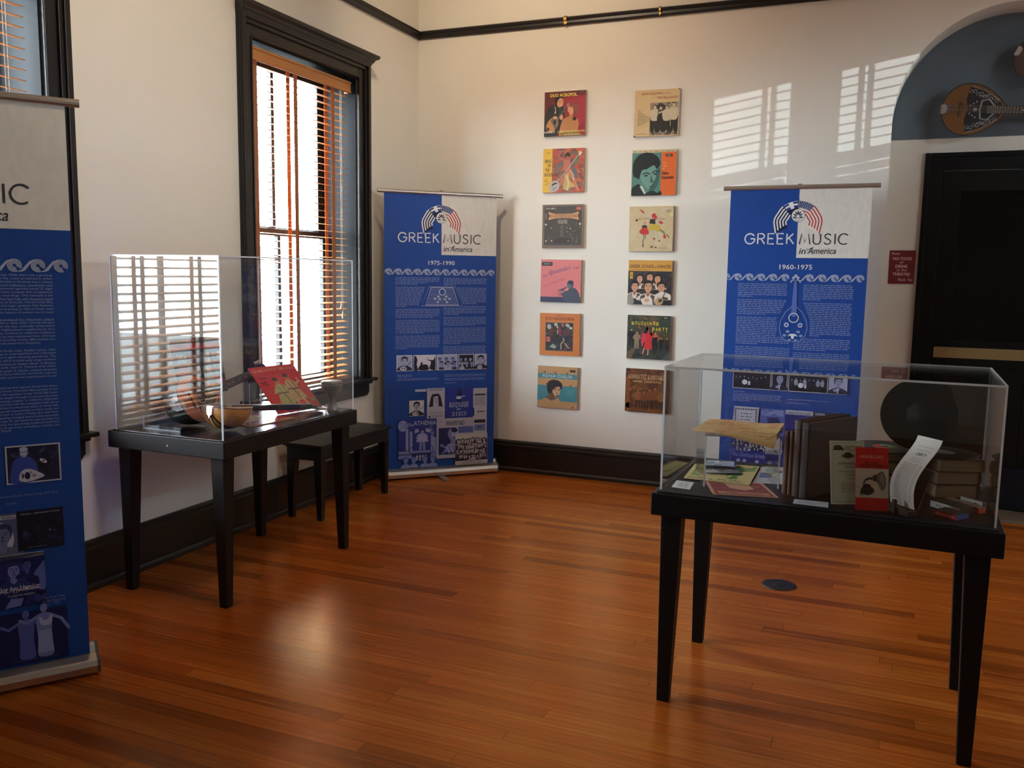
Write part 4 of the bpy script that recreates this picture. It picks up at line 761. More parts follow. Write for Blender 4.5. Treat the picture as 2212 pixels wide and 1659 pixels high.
def s_teal(p, r):
    p.rect(0, 0, 1, 1, (84, 132, 120)); p.lay(); p.rect(.665, 0, 1, .94, (226, 108, 46)); p.rect(0, .935, 1, 1, (206, 190, 150)); p.lay()
    for i in range(8): p.words(.03+i*.12, .12+i*.12, .955, .02, [(90, 120, 100), (196, 110, 80)][i % 2], r)
    G = (62, 98, 92); D = (30, 36, 36)
    p.poly([(0, 0), (.02, .17), (.18, .26), (.4, .2), (.58, .06), (.66, .1), (.66, 0)], D); p.lay(); p.poly([(.18, .26), (.22, .2), (.3, .06), (.42, .1), (.5, .25), (.2, .42)], (92, 134, 122)); p.lay(); p.poly([(.2, .42), (.15, .62), (.22, .74), (.5, .76), (.64, .64), (.63, .38), (.58, .2), (.5, .1), (.4, .12), (.26, .27)], (112, 156, 144)); p.lay()
    p.poly([(.4, .12), (.5, .1), (.58, .2), (.63, .38), (.64, .6), (.56, .55), (.55, .38), (.5, .3), (.47, .24)], G); p.lay()
    p.poly([(.05, .42), (.02, .56), (.04, .74), (.14, .88), (.3, .94), (.46, .92), (.58, .84), (.645, .72), (.62, .62), (.56, .58), (.5, .66), (.34, .58), (.24, .56), (.2, .46), (.17, .36), (.1, .4)], D); p.lay()
    p.line([(.25, .47), (.34, .5), (.42, .47)], .025, D); p.line([(.46, .49), (.54, .54), (.62, .52)], .025, D); p.ell(.33, .435, .05, .016, D, .1); p.ell(.54, .47, .045, .016, D, .2); p.poly([(.44, .46), (.42, .29), (.48, .28), (.5, .3)], G); p.poly([(.4, .2), (.47, .215), (.53, .2), (.47, .17)], (56, 74, 72)); p.poly([(.19, .2), (.25, .22), (.34, .05), (.3, .03)], (190, 206, 196)); p.lay()
    p.rect(.76, .84, .91, .895, BLK); p.lay(); p.text('NINA', .785, .885, .855, .026, (206, 190, 150), .02)
    for s_, y in (('The', .685), ('voice', .625), ('of', .565)): p.text(s_, .70, None, y, .035, (236, 200, 160), .005)
    p.text('Stelios', .685, .84, .45, .07, BLK, .025); p.text('Kazantzidis', .685, .95, .355, .07, BLK, .025)
def s_boul(p, r):
    p.rect(0, 0, 1, 1, (122, 104, 88)); p.lay(); p.rect(.05, .06, .97, .96, (70, 62, 54)); p.lay()
    for _ in range(150): x, y = .07+.88*r.random(), .1+.48*r.random(); p.rect(x, y, x+.006+.02*r.random()*(r.random() > .8), y+.008+.05*r.random()*(r.random() > .75), r.choice([(140, 128, 100), (196, 184, 150), (110, 100, 84), (160, 150, 120)]))
    p.lay(); p.poly([(.3, .2), (.5, .26), (.72, .2), (.7, .1), (.32, .1)], (56, 46, 40)); p.poly([(.44, .25), (.46, .44), (.5, .5), (.53, .44), (.54, .25)], (92, 84, 70)); p.lay()
    for x, y, q in ((.09, .54, .022), (.93, .55, .024), (.23, .46, .013), (.7, .45, .014), (.62, .37, .01), (.1, .16, .018), (.24, .17, .016), (.65, .16, .012)): p.ell(x, y, q, col=(220, 206, 166))
    p.poly([(.15, .83), (.3, .79), (.52, .785), (.74, .79), (.9, .83), (.87, .74), (.9, .65), (.74, .68), (.52, .69), (.3, .68), (.15, .65), (.18, .74)], (214, 160, 106)); p.lay(); p.text('BOUZOUKEE BOULEVARD', .19, .86, .70, .075, (92, 62, 44), .015); p.text('VOLUME 2', .08, .34, .89, .04, (206, 196, 176), .012)
    for i, s_ in enumerate(('NEW GREEK', 'BOUZOUKEE', 'DANCE TUNES')): p.text(s_, .4-.0*i, .62, .625-i*.032, .022, (206, 196, 176), .012)
    p.rect(.83, .86, .96, .95, (166, 86, 62)); p.rect(.075, .66, .11, .8, (120, 110, 98)); p.lay(); p.words(.85, .94, .9, .02, (226, 190, 150), r)
def s_dance(p, r):
    p.rect(0, 0, 1, 1, (208, 188, 148)); p.lay(); p.dabs(0, 0, 1, 1, [(204, 182, 140), (212, 194, 156)], 30, .12, r); p.lay(); p.poly([(.9, .84), (.95, .9), (1, .86), (1, .78), (.93, .76)], (222, 206, 140)); p.lay()
    RD, YL, BK, GR, IV = (196, 58, 54), (208, 176, 62), (52, 48, 46), (132, 138, 96), (196, 190, 170)
    p.line([(.25, .93), (.3, .88), (.36, .83)], [.02, .04, .02], RD); p.line([(.32, .84), (.52, .74)], .035, IV); p.ell(.56, .79, .05, .05, RD); p.poly([(.53, .82), (.58, .85), (.64, .75), (.6, .68), (.56, .74)], RD); p.poly([(.46, .62), (.48, .72), (.58, .72), (.62, .6)], BK); p.poly([(.6, .7), (.68, .66), (.68, .56), (.6, .58)], IV); p.poly([(.44, .52), (.5, .6), (.68, .58), (.72, .5), (.66, .42), (.6, .46), (.46, .46)], YL); p.lay()
    p.poly([(.66, .64), (.72, .68), (.78, .63), (.74, .6)], RD); p.line([(.7, .48), (.8, .42), (.82, .34)], .045, GR); p.line([(.53, .48), (.56, .34), (.6, .2)], .05, IV); p.line([(.6, .46), (.66, .36), (.7, .26)], .04, IV); p.ell(.82, .32, .03, .04, RD, .5); p.ell(.58, .28, .028, .02, (150, 70, 50)); p.ell(.7, .23, .025, .015, (120, 60, 44)); p.line([(.86, .38), (.92, .3)], .02, (110, 60, 40)); p.lay()
    p.line([(.2, .68), (.3, .6)], .035, IV); p.ell(.36, .635, .025, .035, (210, 150, 120)); p.poly([(.29, .56), (.34, .59), (.41, .57), (.42, .52), (.3, .52)], BK); p.poly([(.24, .45), (.31, .52), (.41, .52), (.46, .4), (.36, .37), (.26, .4)], RD); p.lay(); p.line([(.34, .37), (.35, .28), (.32, .2), (.34, .1)], .022, (110, 110, 96)); p.line([(.38, .37), (.39, .28)], .022, (130, 130, 110)); p.ell(.33, .13, .012, .04, BK); p.ell(.53, .1, .03, .02, (90, 60, 44), .4); p.ell(.62, .085, .035, .012, (90, 60, 44)); p.ell(.17, .69, .025, .02, BK); p.line([(.15, .72), (.2, .68)], .012, BK); p.lay()
    p.text('Joyce Abbott', .18, .48, .70, .045, (120, 116, 104), 0, .4); p.text('a Dhifis', .64, .82, .695, .045, (120, 116, 104), 0, .4)
    for i in range(3): p.words(.84, .95, .9-i*.022, .014, (110, 100, 80), r)
    p.words(.72, .88, .08, .012, (150, 132, 100), r); p.words(.72, .92, .06, .012, (150, 132, 100), r)
def s_pink(p, r):
    p.rect(0, 0, 1, 1, (220, 124, 124)); p.lay(); p.rect(0, 0, 1, .125, (48, 54, 88)); p.rect(.02, .85, .29, .94, (44, 46, 54)); p.lay(); p.text('Apomeri', .07, .24, .88, .03, (206, 206, 210), .008, .2)
    K = (62, 72, 90); p.poly([(.58, .125), (.56, .2), (.6, .26), (.68, .28), (.74, .34), (.86, .34), (.95, .24), (.99, .08), (.99, .02), (.6, .03)], K); p.poly([(.5, .2), (.58, .12), (.7, .2), (.64, .27)], K); p.lay(); p.ell(.74, .42, .085, .1, (74, 84, 100)); p.lay(); p.ell(.71, .41, .055, .075, (98, 106, 118)); p.ell(.75, .47, .075, .05, (50, 56, 70)); p.ell(.56, .29, .055, .035, (110, 100, 108), .4); p.line([(.46, .285), (.66, .35)], .022, (70, 60, 74)); p.ell(.625, .345, .022, .02, (130, 40, 60)); p.line([(.495, .125), (.49, .28)], .016, (120, 70, 84)); p.line([(.455, .125), (.45, .28)], .008, (120, 70, 84)); p.lay()
    V = (96, 78, 118); p.text('The', .05, .15, .56, .07, V, 0, .35, .35); p.text('Apostoleri', .18, .74, .59, .15, V, .002, .35, .26); p.text('sings', .79, .95, .76, .075, V, 0, .35, .2); p.text('ΤΑ ΛΕΒΕΝΤΙΚΑ', .1, .62, .35, .055, (206, 84, 96), .01, .2, .36)
def s_songs(p, r):
    p.rect(0, 0, 1, 1, (46, 44, 48)); p.lay(); p.dabs(0, 0, 1, .74, [(36, 34, 40), (60, 58, 64), (70, 60, 54)], 40, .08, r); p.lay(); p.rect(0, .755, 1, 1, (212, 158, 70)); p.lay(); p.text('GREEK SONGS', .03, .585, .825, .075, (96, 56, 34), .02); p.text('&', .605, .65, .825, .05, (96, 56, 34), .01, .3); p.text('DANCES', .67, .975, .825, .075, (96, 56, 34), .02); p.words(.05, .5, .778, .016, (130, 90, 40), r); p.rect(.035, .575, .11, .73, (206, 156, 60)); p.lay(); p.words(.05, .1, .65, .02, BLK, r)
    def lad(x, y, h): p.bust(x, y, h, SK, (40, 30, 28), WHT, .1, (180, 120, 90), 1.05); p.poly([(x-h*.4, y), (x-h*.36, y+h*.2), (x-h*.16, y+h*.3), (x-h*.1, y)], (92, 70, 52)); p.poly([(x+h*.4, y), (x+h*.36, y+h*.2), (x+h*.16, y+h*.3), (x+h*.1, y)], (92, 70, 52)); p.lay()
    for x, y, h in ((.5, .38, .36), (.27, .36, .34), (.68, .35, .35), (.16, .14, .4), (.77, .12, .42), (.47, .1, .46)): lad(x, y, h)
    p.poly([(.36, 0), (.3, .12), (.44, .18), (.56, .16), (.6, 0)], WHT); p.poly([(0, 0), (0, .2), (.08, .25), (.15, .1), (.14, 0)], (150, 146, 140)); p.poly([(.62, .02), (.66, .16), (.78, .2), (.98, .16), (.98, .24), (.8, .3), (.64, .22)], WHT); p.lay(); p.line([(.8, .14), (.9, .36), (.96, .52)], .022, (90, 70, 58)); p.ell(.73, .08, .1, .085, (196, 160, 112), .6, 24); p.lay(); p.ell(.76, .1, .05, .04, (80, 72, 64), .6); p.ell(.45, .1, .06, .04, SK); p.lay()
def s_orange(p, r):
    p.rect(0, 0, 1, 1, (206, 120, 56)); p.lay(); p.rect(.14, .1, .85, .79, (150, 110, 84)); p.lay(); p.rect(.155, .115, .835, .775, (40, 48, 60)); p.lay(); p.dabs(.155, .115, .835, .775, [(30, 34, 44), (60, 40, 40), (44, 70, 56), (110, 50, 52), (50, 60, 84), (70, 52, 44)], 90, .07, r); p.lay(); p.dabs(.16, .5, .83, .77, [(176, 180, 160), (60, 96, 70), (150, 80, 84)], 10, .05, r); p.lay()
    for x, y, h, c in ((.3, .3, .4, (86, 52, 40)), (.5, .3, .42, (120, 60, 62)), (.68, .32, .36, (90, 56, 60)), (.42, .28, .34, (50, 40, 40))): p.man(x, y, h, (120, 74, 56), (30, 26, 26), c, (44, 40, 46), 1, 1.3)
    p.line([(.6, .42), (.62, .36), (.54, .28), (.55, .15)], .022, (206, 176, 136)); p.line([(.63, .3), (.74, .18)], .018, (206, 180, 146)); p.rect(.17, .32, .27, .44, (190, 92, 84)); p.poly([(.25, .2), (.34, .28), (.44, .2), (.36, .16)], (150, 156, 140)); p.rect(.45, .5, .465, .6, (226, 220, 206)); p.lay(); p.ell(.78, .66, .04, .03, (200, 196, 180)); p.ell(.24, .68, .05, .06, (170, 174, 160)); p.lay()
    p.text('ΣΕΧ • BOUZOUKEA', .14, .86, .835, .075, (120, 62, 44), .008); p.words(.44, .55, .945, .022, (110, 60, 40), r)
def s_party(p, r):
    p.rect(0, 0, 1, 1, (56, 62, 54)); p.lay(); p.dabs(0, .35, 1, 1, [(50, 66, 54), (70, 66, 44), (60, 74, 62), (86, 76, 52)], 60, .1, r); p.dabs(0, 0, 1, .35, [(52, 56, 52), (44, 46, 44), (62, 66, 60)], 30, .1, r); p.lay(); p.dabs(.2, .6, .7, .98, [(110, 90, 50), (150, 80, 50), (96, 92, 84)], 18, .05, r); p.lay()
    for x, y, h, c, l in ((.1, .3, .4, BLK, BLK), (.23, .24, .4, (150, 126, 100), (150, 128, 100)), (.66, .22, .42, (206, 110, 70), (28, 28, 30)), (.8, .22, .3, (36, 32, 32), BLK), (.93, .22, .3, (70, 44, 34), BLK), (.42, .3, .42, (150, 70, 70), BLK)): p.man(x, y, h, SKB, (40, 30, 26), c, l, 1, 1.2)
    p.poly([(.56, .34), (.6, .5), (.72, .52), (.7, .34)], BLK); p.lay()
    p.poly([(.33, .42), (.36, .56), (.46, .6), (.5, .5), (.4, .38), (.36, .28)], (214, 62, 84)); p.lay(); p.poly([(.4, .25), (.44, .45), (.45, .58), (.5, .64), (.57, .6), (.6, .52), (.58, .4), (.59, .25), (.54, .22)], (206, 50, 50)); p.line([(.53, .6), (.62, .54)], .05, (206, 50, 50)); p.lay(); p.line([(.41, .25), (.38, .14), (.35, .1)], .025, SK); p.line([(.5, .23), (.5, .14), (.49, .09)], .025, SK); p.ell(.355, .1, .03, .015, BLK, .6); p.ell(.5, .075, .03, .015, BLK); p.poly([(.38, .6), (.42, .72), (.48, .76), (.5, .7), (.45, .58)], (36, 24, 34)); p.ell(.475, .69, .03, .04, SK); p.poly([(.0, .0), (.02, .16), (.14, .24), (.2, .22), (.15, .1), (.1, 0)], (104, 84, 56)); p.poly([(1, 0), (.82, 0), (.86, .06), (1, .2)], (80, 84, 80)); p.lay()
    p.text('STEREO', .04, .76, .915, .06, (110, 92, 54), 0); p.rect(.81, .92, .96, .985, BLK); p.lay(); p.text('NINA', .84, .93, .94, .03, (206, 200, 180), .02)
    for i, ch in enumerate('BOUZOUKEE'): p.text(ch, .1+i*.072, .155+i*.072, .775+(.012 if i % 2 else 0), .075, (226, 196, 70), .02)
    for i, ch in enumerate('PARTY'): p.text(ch, .58+i*.075, .64+i*.075, .655-(.03 if i in (0, 4) else 0), .08+(.03 if i in (0, 4) else 0), (226, 196, 70), .02)
def s_rena(p, r):
    TN, TL = (196, 152, 104), (72, 138, 148); p.rect(0, 0, 1, 1, TN); p.lay(); p.rect(0, .71, 1, .83, (84, 140, 148)); p.rect(0, .17, 1, .54, TL); p.lay()
    for _ in range(46):
        x = r.random(); y = r.choice([.86, .9, .57, .6, .63, .06, .1, .02]); p.line([(x, y), (x+.01+.03*r.random(), y+.02+.06*r.random())], .006, (150, 110, 74))
    for x, y in ((.18, .86), (.45, .85), (.75, .85), (.24, .57), (.84, .56), (.02, .06), (.9, .04)): p.ell(x, y, .028, .02, (130, 84, 60))
    p.rect(.81, .885, .95, .94, (70, 60, 56)); p.lay(); p.text('RENA DALIA', .13, .88, .735, .07, (206, 214, 206), .0)
    p.poly([(.0, 0), (.08, .15), (.22, .24), (.5, .26), (.6, .16), (.68, 0)], (192, 150, 106)); p.lay(); p.poly([(.22, .24), (.32, .34), (.52, .3), (.48, .22), (.36, .17)], (120, 88, 66)); p.lay(); p.ell(.46, .43, .125, .17, (206, 166, 124), -.1); p.lay(); p.poly([(.3, .34), (.35, .46), (.4, .36), (.46, .26), (.38, .24)], (110, 80, 62)); p.poly([(.28, .36), (.24, .5), (.27, .62), (.38, .68), (.52, .67), (.62, .6), (.63, .5), (.6, .45), (.56, .52), (.46, .5), (.4, .44), (.36, .36)], (44, 36, 36)); p.line([(.4, .46), (.47, .475), (.5, .46)], .016, BLK); p.line([(.53, .46), (.59, .475)], .014, BLK); p.ell(.45, .435, .025, .01, BLK); p.ell(.55, .435, .02, .01, BLK); p.poly([(.5, .42), (.49, .345), (.53, .34)], (140, 100, 76)); p.poly([(.45, .3), (.51, .31), (.56, .3), (.51, .275)], (96, 40, 40))
    for i in range(5): p.words(.72+.02*(i % 2), .92, .46-i*.04, .015, (110, 160, 166), r)
def s_athan(p, r):
    p.rect(0, 0, 1, 1, (112, 66, 36)); p.lay(); p.dabs(0, 0, 1, 1, [(124, 74, 38), (98, 58, 32), (110, 70, 40), (86, 50, 30)], 90, .13, r); p.dabs(.08, .05, 1, .6, [(146, 92, 50), (80, 48, 30), (96, 70, 44), (130, 76, 40)], 70, .05, r); p.lay(); p.rect(.02, .02, .1, .8, (140, 78, 38)); p.ell(.1, .14, .09, .07, (78, 48, 32)); p.line([(.82, .45), (.97, .33)], .012, (60, 40, 30)); p.line([(.66, .98), (.8, .86)], .01, (80, 48, 28)); p.lay()
    for x, y, h in ((.3, .1, .44), (.44, .1, .4), (.57, .1, .46), (.7, .1, .5), (.84, .1, .42)): p.man(x, y, h, (150, 98, 58), (70, 44, 30), r.choice([(124, 72, 40), (90, 58, 38), (140, 88, 46)]), (70, 44, 30), 1, 1.3)
    p.text('ΑΘΑΝΑΤΕΣ ΚΑΝΤΑΔΕΣ', .05, .95, .76, .11, (206, 168, 122), .012); p.text('GREEK CANTATAS', .17, .83, .685, .045, (206, 168, 122), .018); p.ell(.07, .96, .05, .025, (40, 40, 50))
def sleeve(x, z, art, label, seed, rot=0, th=.020, S=.3125, edge=(198, 186, 168)):
    r = random.Random(seed); m = MB(); m.box(0, S, -th+.0004, -.0006, -S, 0, col=edge); fn = lambda u, v, h: (min(max(u, 0), 1)*S, -th-h, (min(max(v, 0), 1)-1)*S)
    p = Print(m, fn, .0001, soft=True); p.lay(); art(p, r); o = m.build('record_sleeve', PR, loc=(x, 0, z)); o.rotation_euler = (0, rot, 0)
    return tag(o, label, 'record sleeve', 'record sleeves hung in two columns')
for k, (x, z, a, lb) in enumerate([
    (1.043, 2.812, s_duo, 'red record sleeve on the wall, man with a bouzouki smiling at a woman'),
    (1.042, 2.413, s_bring, 'record sleeve with a yellow strip beside a painted dancer and long-necked bouzouki'),
    (1.043, 2.014, s_boul, 'brown night street record sleeve with a tan marquee title'),
    (1.040, 1.618, s_pink, 'pink record sleeve with a dark singer at a microphone'),
    (1.039, 1.223, s_orange, 'orange record sleeve framing a dark square painting of dancers'),
    (1.031, .828, s_rena, 'tan and teal striped record sleeve with a dark haired woman'),
    (1.713, 2.783, s_trio, 'cream record sleeve with a black and white photo of four men'),
    (1.707, 2.379, s_teal, 'teal and orange record sleeve with a close-up of a young man'),
    (1.700, 1.992, s_dance, 'cream record sleeve with drawn folk dancers in red and yellow'),
    (1.706, 1.619, s_songs, 'record sleeve with an ochre title band over six young men in vests'),
    (1.711, 1.230, s_party, 'dark green record sleeve with a woman in a red coat'),
    (1.711, .847, s_athan, 'brown record sleeve with pale Greek capitals, at the case edge')]):
    sleeve(x, z, a, lb, 40+k, rot=[0, .006, -.004, .003, -.006, .004, .005, 0, -.005, .004, 0, .003][k])
# ------------------------------------------------------------------ bowl-backed instruments
def lute(name, label, cat, M, BL, W, D, NL, nw, HL, cols, face_art, pegs=4, hw=None, group=None, tail=True):
    # local: X from tail to neck, Z out of the soundboard; soundboard at z = 0
    t = thing(name, label, cat, M=M, group=group); nh = nw/2
    def half(u):
        if u < .40: return sqrt(max(0, 1-((.40-u)/.40)**2.1))
        return max(0, cos((u-.40)/.60*pi/2))**.78*(1-.0)
    def hwid(u): return max(W/2*half(u), nh*.9*(1 if u > .6 else 0))
    n, q = 30, 18; us = [.5-.5*cos(pi*i/n) for i in range(n+1)]
    m = MB(); vs = []
    for u in us:
        h = hwid(u); d = D*half(u)**.85 if u < .9 else max(D*half(u)**.85, .02)
        vs += [(u*BL, -h*cos(pi*k/q), -d*sin(pi*k/q)-.0) for k in range(q+1)]
    for i in range(n):
        for k in range(q): m.add([vs[i*(q+1)+k], vs[i*(q+1)+k+1], vs[(i+1)*(q+1)+k+1], vs[(i+1)*(q+1)+k]], [(0, 1, 2, 3)], 0, True, cols['ribs'][k % len(cols['ribs'])](us[i]) if callable(cols['ribs'][0]) else cols['ribs'][k % len(cols['ribs'])])
    part('bowl', m, cols.get('bowl_mat', PR), t)
    out = [(us[i]*BL, hwid(us[i])) for i in range(n+1)] + [(us[i]*BL, -hwid(us[i])) for i in range(n, -1, -1)]
    out = [out[0]] + [b for a, b in zip(out, out[1:]) if abs(a[0]-b[0])+abs(a[1]-b[1]) > 1e-6]
    m = MB(); m.extr(out, lambda u, v, h: (u, v, h), -.001, .003, col=cols['face'], side=cols['edge']); p = Print(m, lambda u, v, h: (u, v, .003+h)); p.lay(); p.line(out, .006, cols['edge']); p.lay(); face_art(p, BL, W); part('soundboard', m, PR, t)
    x0 = BL*.93; x1 = BL+NL
    m = MB()
    nk = [(-nh, .003), (nh, .003), (nh*.9, -.010), (nh*.4, -.020), (-nh*.4, -.020), (-nh*.9, -.010)]
    m.extr(nk, lambda u, v, h: (h, u*(1-.18*(h-x0)/(x1-x0)), v), x0, x1, col=cols['neck']); part('neck', m, PR, t)
    xs = BL*.60; m = MB(); m.box(xs, x1, -nh*.94, nh*.94, .003, .0075, col=cols['board']); p = Print(m, lambda u, v, h: (u, v*.94, .0075+h)); p.lay(); k = 0; x = x1; sc = (x1-BL*.25)
    while k < 26 and x > xs+.004: p.rect(x-.001, -nh, x+.001, nh, (196, 188, 166)); k += 1; x = BL*.25+sc*2**(-k/12)
    for f in (3, 5, 7, 10, 12):
        a = BL*.25+sc*2**(-(f-.5)/12); p.ell(a, 0, .005, .005, (220, 214, 200), n=8)
    part('fingerboard', m, PR, t)
    m = MB(); H = hw or nw*1.5; hp = [(0, -nh*.85), (0, nh*.85), (HL*.2, H/2), (HL*.8, H/2*.92), (HL*.9, H/2*.6), (HL, H*.18), (HL, -H*.18), (HL*.9, -H/2*.6), (HL*.8, -H/2*.92), (HL*.2, -H/2)]
    m.extr(hp, lambda u, v, h: (x1+u, v, h-u*.12), -.014, .002, col=cols['head']); hd = part('headstock', m, PR, t)
    for s in (-1, 1):
        for i in range(pegs):
            m = MB(); a = x1+HL*(.24+.56*i/max(1, pegs-1)); z = -.007-HL*.12*(.24+.56*i/max(1, pegs-1)); y = s*H/2*.9
            m.tube([(a, y, z), (a, y+s*.012, z)], .0025, 6); m.lathe([(.002, 0), (.006, .002), (.0065, .009), (.002, .012)], 10, Matrix.Translation((a, y+s*.012, z)) @ Matrix.Rotation(-s*pi/2, 4, 'X')); part('tuning_peg', m, SILVER if i % 2 == 0 else mat('ivory_peg', (206, 196, 170), .4), t)
    m = MB(); m.box(BL*.26, BL*.275, -nw*.9, nw*.9, .003, .011); part('bridge', m, mat('dark_bridge', (46, 32, 26), .5), t)
    m = MB()
    for i in range(6): y = (-.38+.152*i)*nw; m.tube([(BL*.03, y, .006), (BL*.268, y, .0115), (x1, y*.8, .0105), (x1+HL*.3, y*.9, .004)], .0006, 4)
    part('strings', m, SILVER, t)
    if tail:
        m = MB(); tp = [(0, -nw*.55), (BL*.03, -nw*.6), (BL*.075, -nw*.4), (BL*.085, 0), (BL*.075, nw*.4), (BL*.03, nw*.6), (0, nw*.55)]; m.extr(tp, lambda u, v, h: (u, v, h), .0035, .0075); m.extr([(-.5*nw, .004), (.5*nw, .004), (.42*nw, -.03), (.15*nw, -.036), (0, -.05), (-.15*nw, -.036), (-.42*nw, -.03)], lambda u, v, h: (h, u, v), -.004, .002); m.box(0, .004, -nw*.5, nw*.5, .002, .0045); part('tailpiece', m, SILVER, t)
    return t
def basis(o, ax, n0):
    X = Vector(ax).normalized(); Z = Vector(n0); Z = (Z-X*Z.dot(X)).normalized(); Y = Z.cross(X); M = Matrix((X, Y, Z)).transposed().to_4x4(); M.translation = o; return M
# two instruments hung in the arched recess
def art_ornate(p, BL, W):
    N_, S_ = (24, 22, 30), (150, 146, 140); p.poly([(BL*.40, -W*.44), (BL*.36, -W*.2), (BL*.40, 0), (BL*.36, W*.2), (BL*.40, W*.44), (BL*.62, W*.36), (BL*.86, W*.17), (BL*.95, 0), (BL*.86, -W*.17), (BL*.62, -W*.36)], N_); p.lay()
    p.line([(BL*.58, -W*.0), (BL*.60, W*.17), (BL*.70, W*.2), (BL*.79, W*.08), (BL*.85, 0), (BL*.79, -W*.08), (BL*.70, -W*.2), (BL*.60, -W*.17)], .008, S_, True); p.lay(); p.poly([(BL*.61, 0), (BL*.63, W*.14), (BL*.70, W*.16), (BL*.78, W*.06), (BL*.83, 0), (BL*.78, -W*.06), (BL*.70, -W*.16), (BL*.63, -W*.14)], (14, 12, 12)); rr = random.Random(5)
    for s in (-1, 1):
        for i in range(9): a, b = BL*(.42+.05*i), s*W*(.34-.022*i+.03*(i % 2)); p.ring(a, b, .009, .0022, S_, n=10); p.line([(a-.012, b), (a, b+s*.012), (a+.014, b+s*.004)], .002, S_)
        for i in range(6): p.ell(BL*(.43+.045*i), s*W*(.08+.035*i) if i < 3 else s*W*.26, .005, col=S_, n=8)
        p.line([(BL*.42, s*W*.445), (BL*.62, s*W*.37), (BL*.86, s*W*.18)], .003, S_)
    p.ell(BL*.51, 0, .012, col=S_, n=8); p.ell(BL*.05, 0, W*.12, W*.1, (80, 80, 92), n=14)
OC = dict(ribs=[(60, 34, 20), (44, 26, 16)], face=(104, 66, 26), edge=(30, 22, 20), neck=(52, 36, 26), board=(34, 26, 22), head=(40, 28, 22))
lute('bouzouki', 'bouzouki with a dark inlaid face hung low in the blue arch above the door', 'instrument', basis((3.655, .115, 2.577), (1, 0, -.07), (.0, -1, .04)), .37, .315, .13, .42, .05, .14, OC, art_ornate)
DC = dict(ribs=[(58, 40, 28), (70, 48, 34)], face=(74, 52, 38), edge=(30, 22, 20), neck=(52, 36, 26), board=(34, 26, 22), head=(40, 28, 22))
lute('lute', 'dark rounded lute partly cut off at the upper edge of the blue arch', 'instrument', basis((4.045, .115, 2.90), (.9, 0, -.42), (0, -1, 0)), .30, .25, .13, .15, .05, .10, DC, lambda p, a, b: (p.ell(a*.62, 0, .035, col=(20, 14, 12)), p.lay()), pegs=3)
# ------------------------------------------------------------------ on the brown table
ZT = TH+.0006
def card(name, label, cat, o, yaw, lean, S, H, art, seed, th=.004, edge=(206, 196, 180), mt=None, group=None, roll=0):
    # upright sheet or sleeve: o = lower left corner of the printed face, leaning back by lean
    M = Matrix.Translation(o) @ Matrix.Rotation(yaw, 4, 'Z') @ Matrix.Rotation(-lean, 4, 'X') @ Matrix.Rotation(roll, 4, 'Y')
    m = MB(); m.box(0, S, 0.0003, th, 0, H, col=edge); p = Print(m, lambda u, v, h: (min(max(u, 0), 1)*S, -h, min(max(v, 0), 1)*H), .0001, soft=True); p.lay(); art(p, random.Random(seed))
    q = m.build(name, mt or PR); q.matrix_world = M; return tag(q, label, cat, group)
def flat(name, label, cat, pts, z, th, art, seed, mt=None, edge=(206, 196, 180), group=None, warp=None):
    # sheet lying flat: pts = near-left, near-right, far-right, far-left corners
    A, B, Cc, D = [Vector(q+(0,)) for q in pts]
    def fn(u, v, h): u = min(max(u, 0), 1); v = min(max(v, 0), 1); q = A*(1-u)*(1-v)+B*u*(1-v)+Cc*u*v+D*(1-u)*v; return (q.x-A.x, q.y-A.y, th+h+(warp(u, v) if warp else 0))
    m = MB(); N = 10 if warp else 1
    for i in range(N):
        for j in range(N):
            k = [(i/N, j/N), ((i+1)/N, j/N), ((i+1)/N, (j+1)/N), (i/N, (j+1)/N)]
            m.add([fn(u, v, 0) for u, v in k], [(0, 1, 2, 3)], 0, bool(warp), edge); m.add([fn(u, v, -th) for u, v in k], [(3, 2, 1, 0)], 0, bool(warp), edge)
    rim = [(i/N, 0) for i in range(N)]+[(1, i/N) for i in range(N)]+[(1-i/N, 1) for i in range(N)]+[(0, 1-i/N) for i in range(N)]; n = len(rim)
    m.add([fn(u, v, -th) for u, v in rim]+[fn(u, v, 0) for u, v in rim], [(i, (i+1) % n, (i+1) % n+n, i+n) for i in range(n)], 0, False, edge)
    p = Print(m, fn, .0001); p.lay(); art(p, random.Random(seed)); o = m.build(name, mt or PR, loc=(A.x, A.y, z)); return tag(o, label, cat, group)
LT, DKW, MDW = (206, 142, 66), (58, 34, 22), (150, 92, 46)
def art_bz(p, BL, W):
    p.poly([(BL*.34, -W*.3), (BL*.40, 0), (BL*.34, W*.3), (BL*.52, W*.40), (BL*.74, W*.26), (BL*.95, W*.05), (BL*.95, -W*.05), (BL*.74, -W*.26), (BL*.52, -W*.40)], (30, 24, 22)); p.lay(); p.ell(BL*.52, 0, W*.13, col=(10, 8, 8)); rr = random.Random(3)
    for s in (-1, 1):
        for i in range(7): p.ring(BL*(.40+.07*i), s*W*(.26-.024*i), .008, .002, (170, 160, 140), n=10); p.line([(BL*(.38+.07*i), s*W*(.30-.026*i)), (BL*(.43+.07*i), s*W*(.31-.03*i))], .002, (170, 160, 140))
    p.ring(BL*.52, 0, W*.145, .004, (176, 160, 130)); p.ell(BL*.18, W*.22, .005, col=(60, 40, 28)); p.lay()
lute('bouzouki', 'large bouzouki with a dark bowl and orange face resting in a clear stand', 'instrument', basis((.440, -3.075, .889), (-.20, .97, .10), (.90, .17, .44)), .335, .235, .148, .43, .046, .12,
     dict(ribs=[(34, 30, 28), (26, 24, 24), (40, 38, 34)], face=(176, 92, 42), edge=(60, 34, 22), neck=(60, 40, 28), board=(40, 32, 28), head=(36, 28, 24)), art_bz)
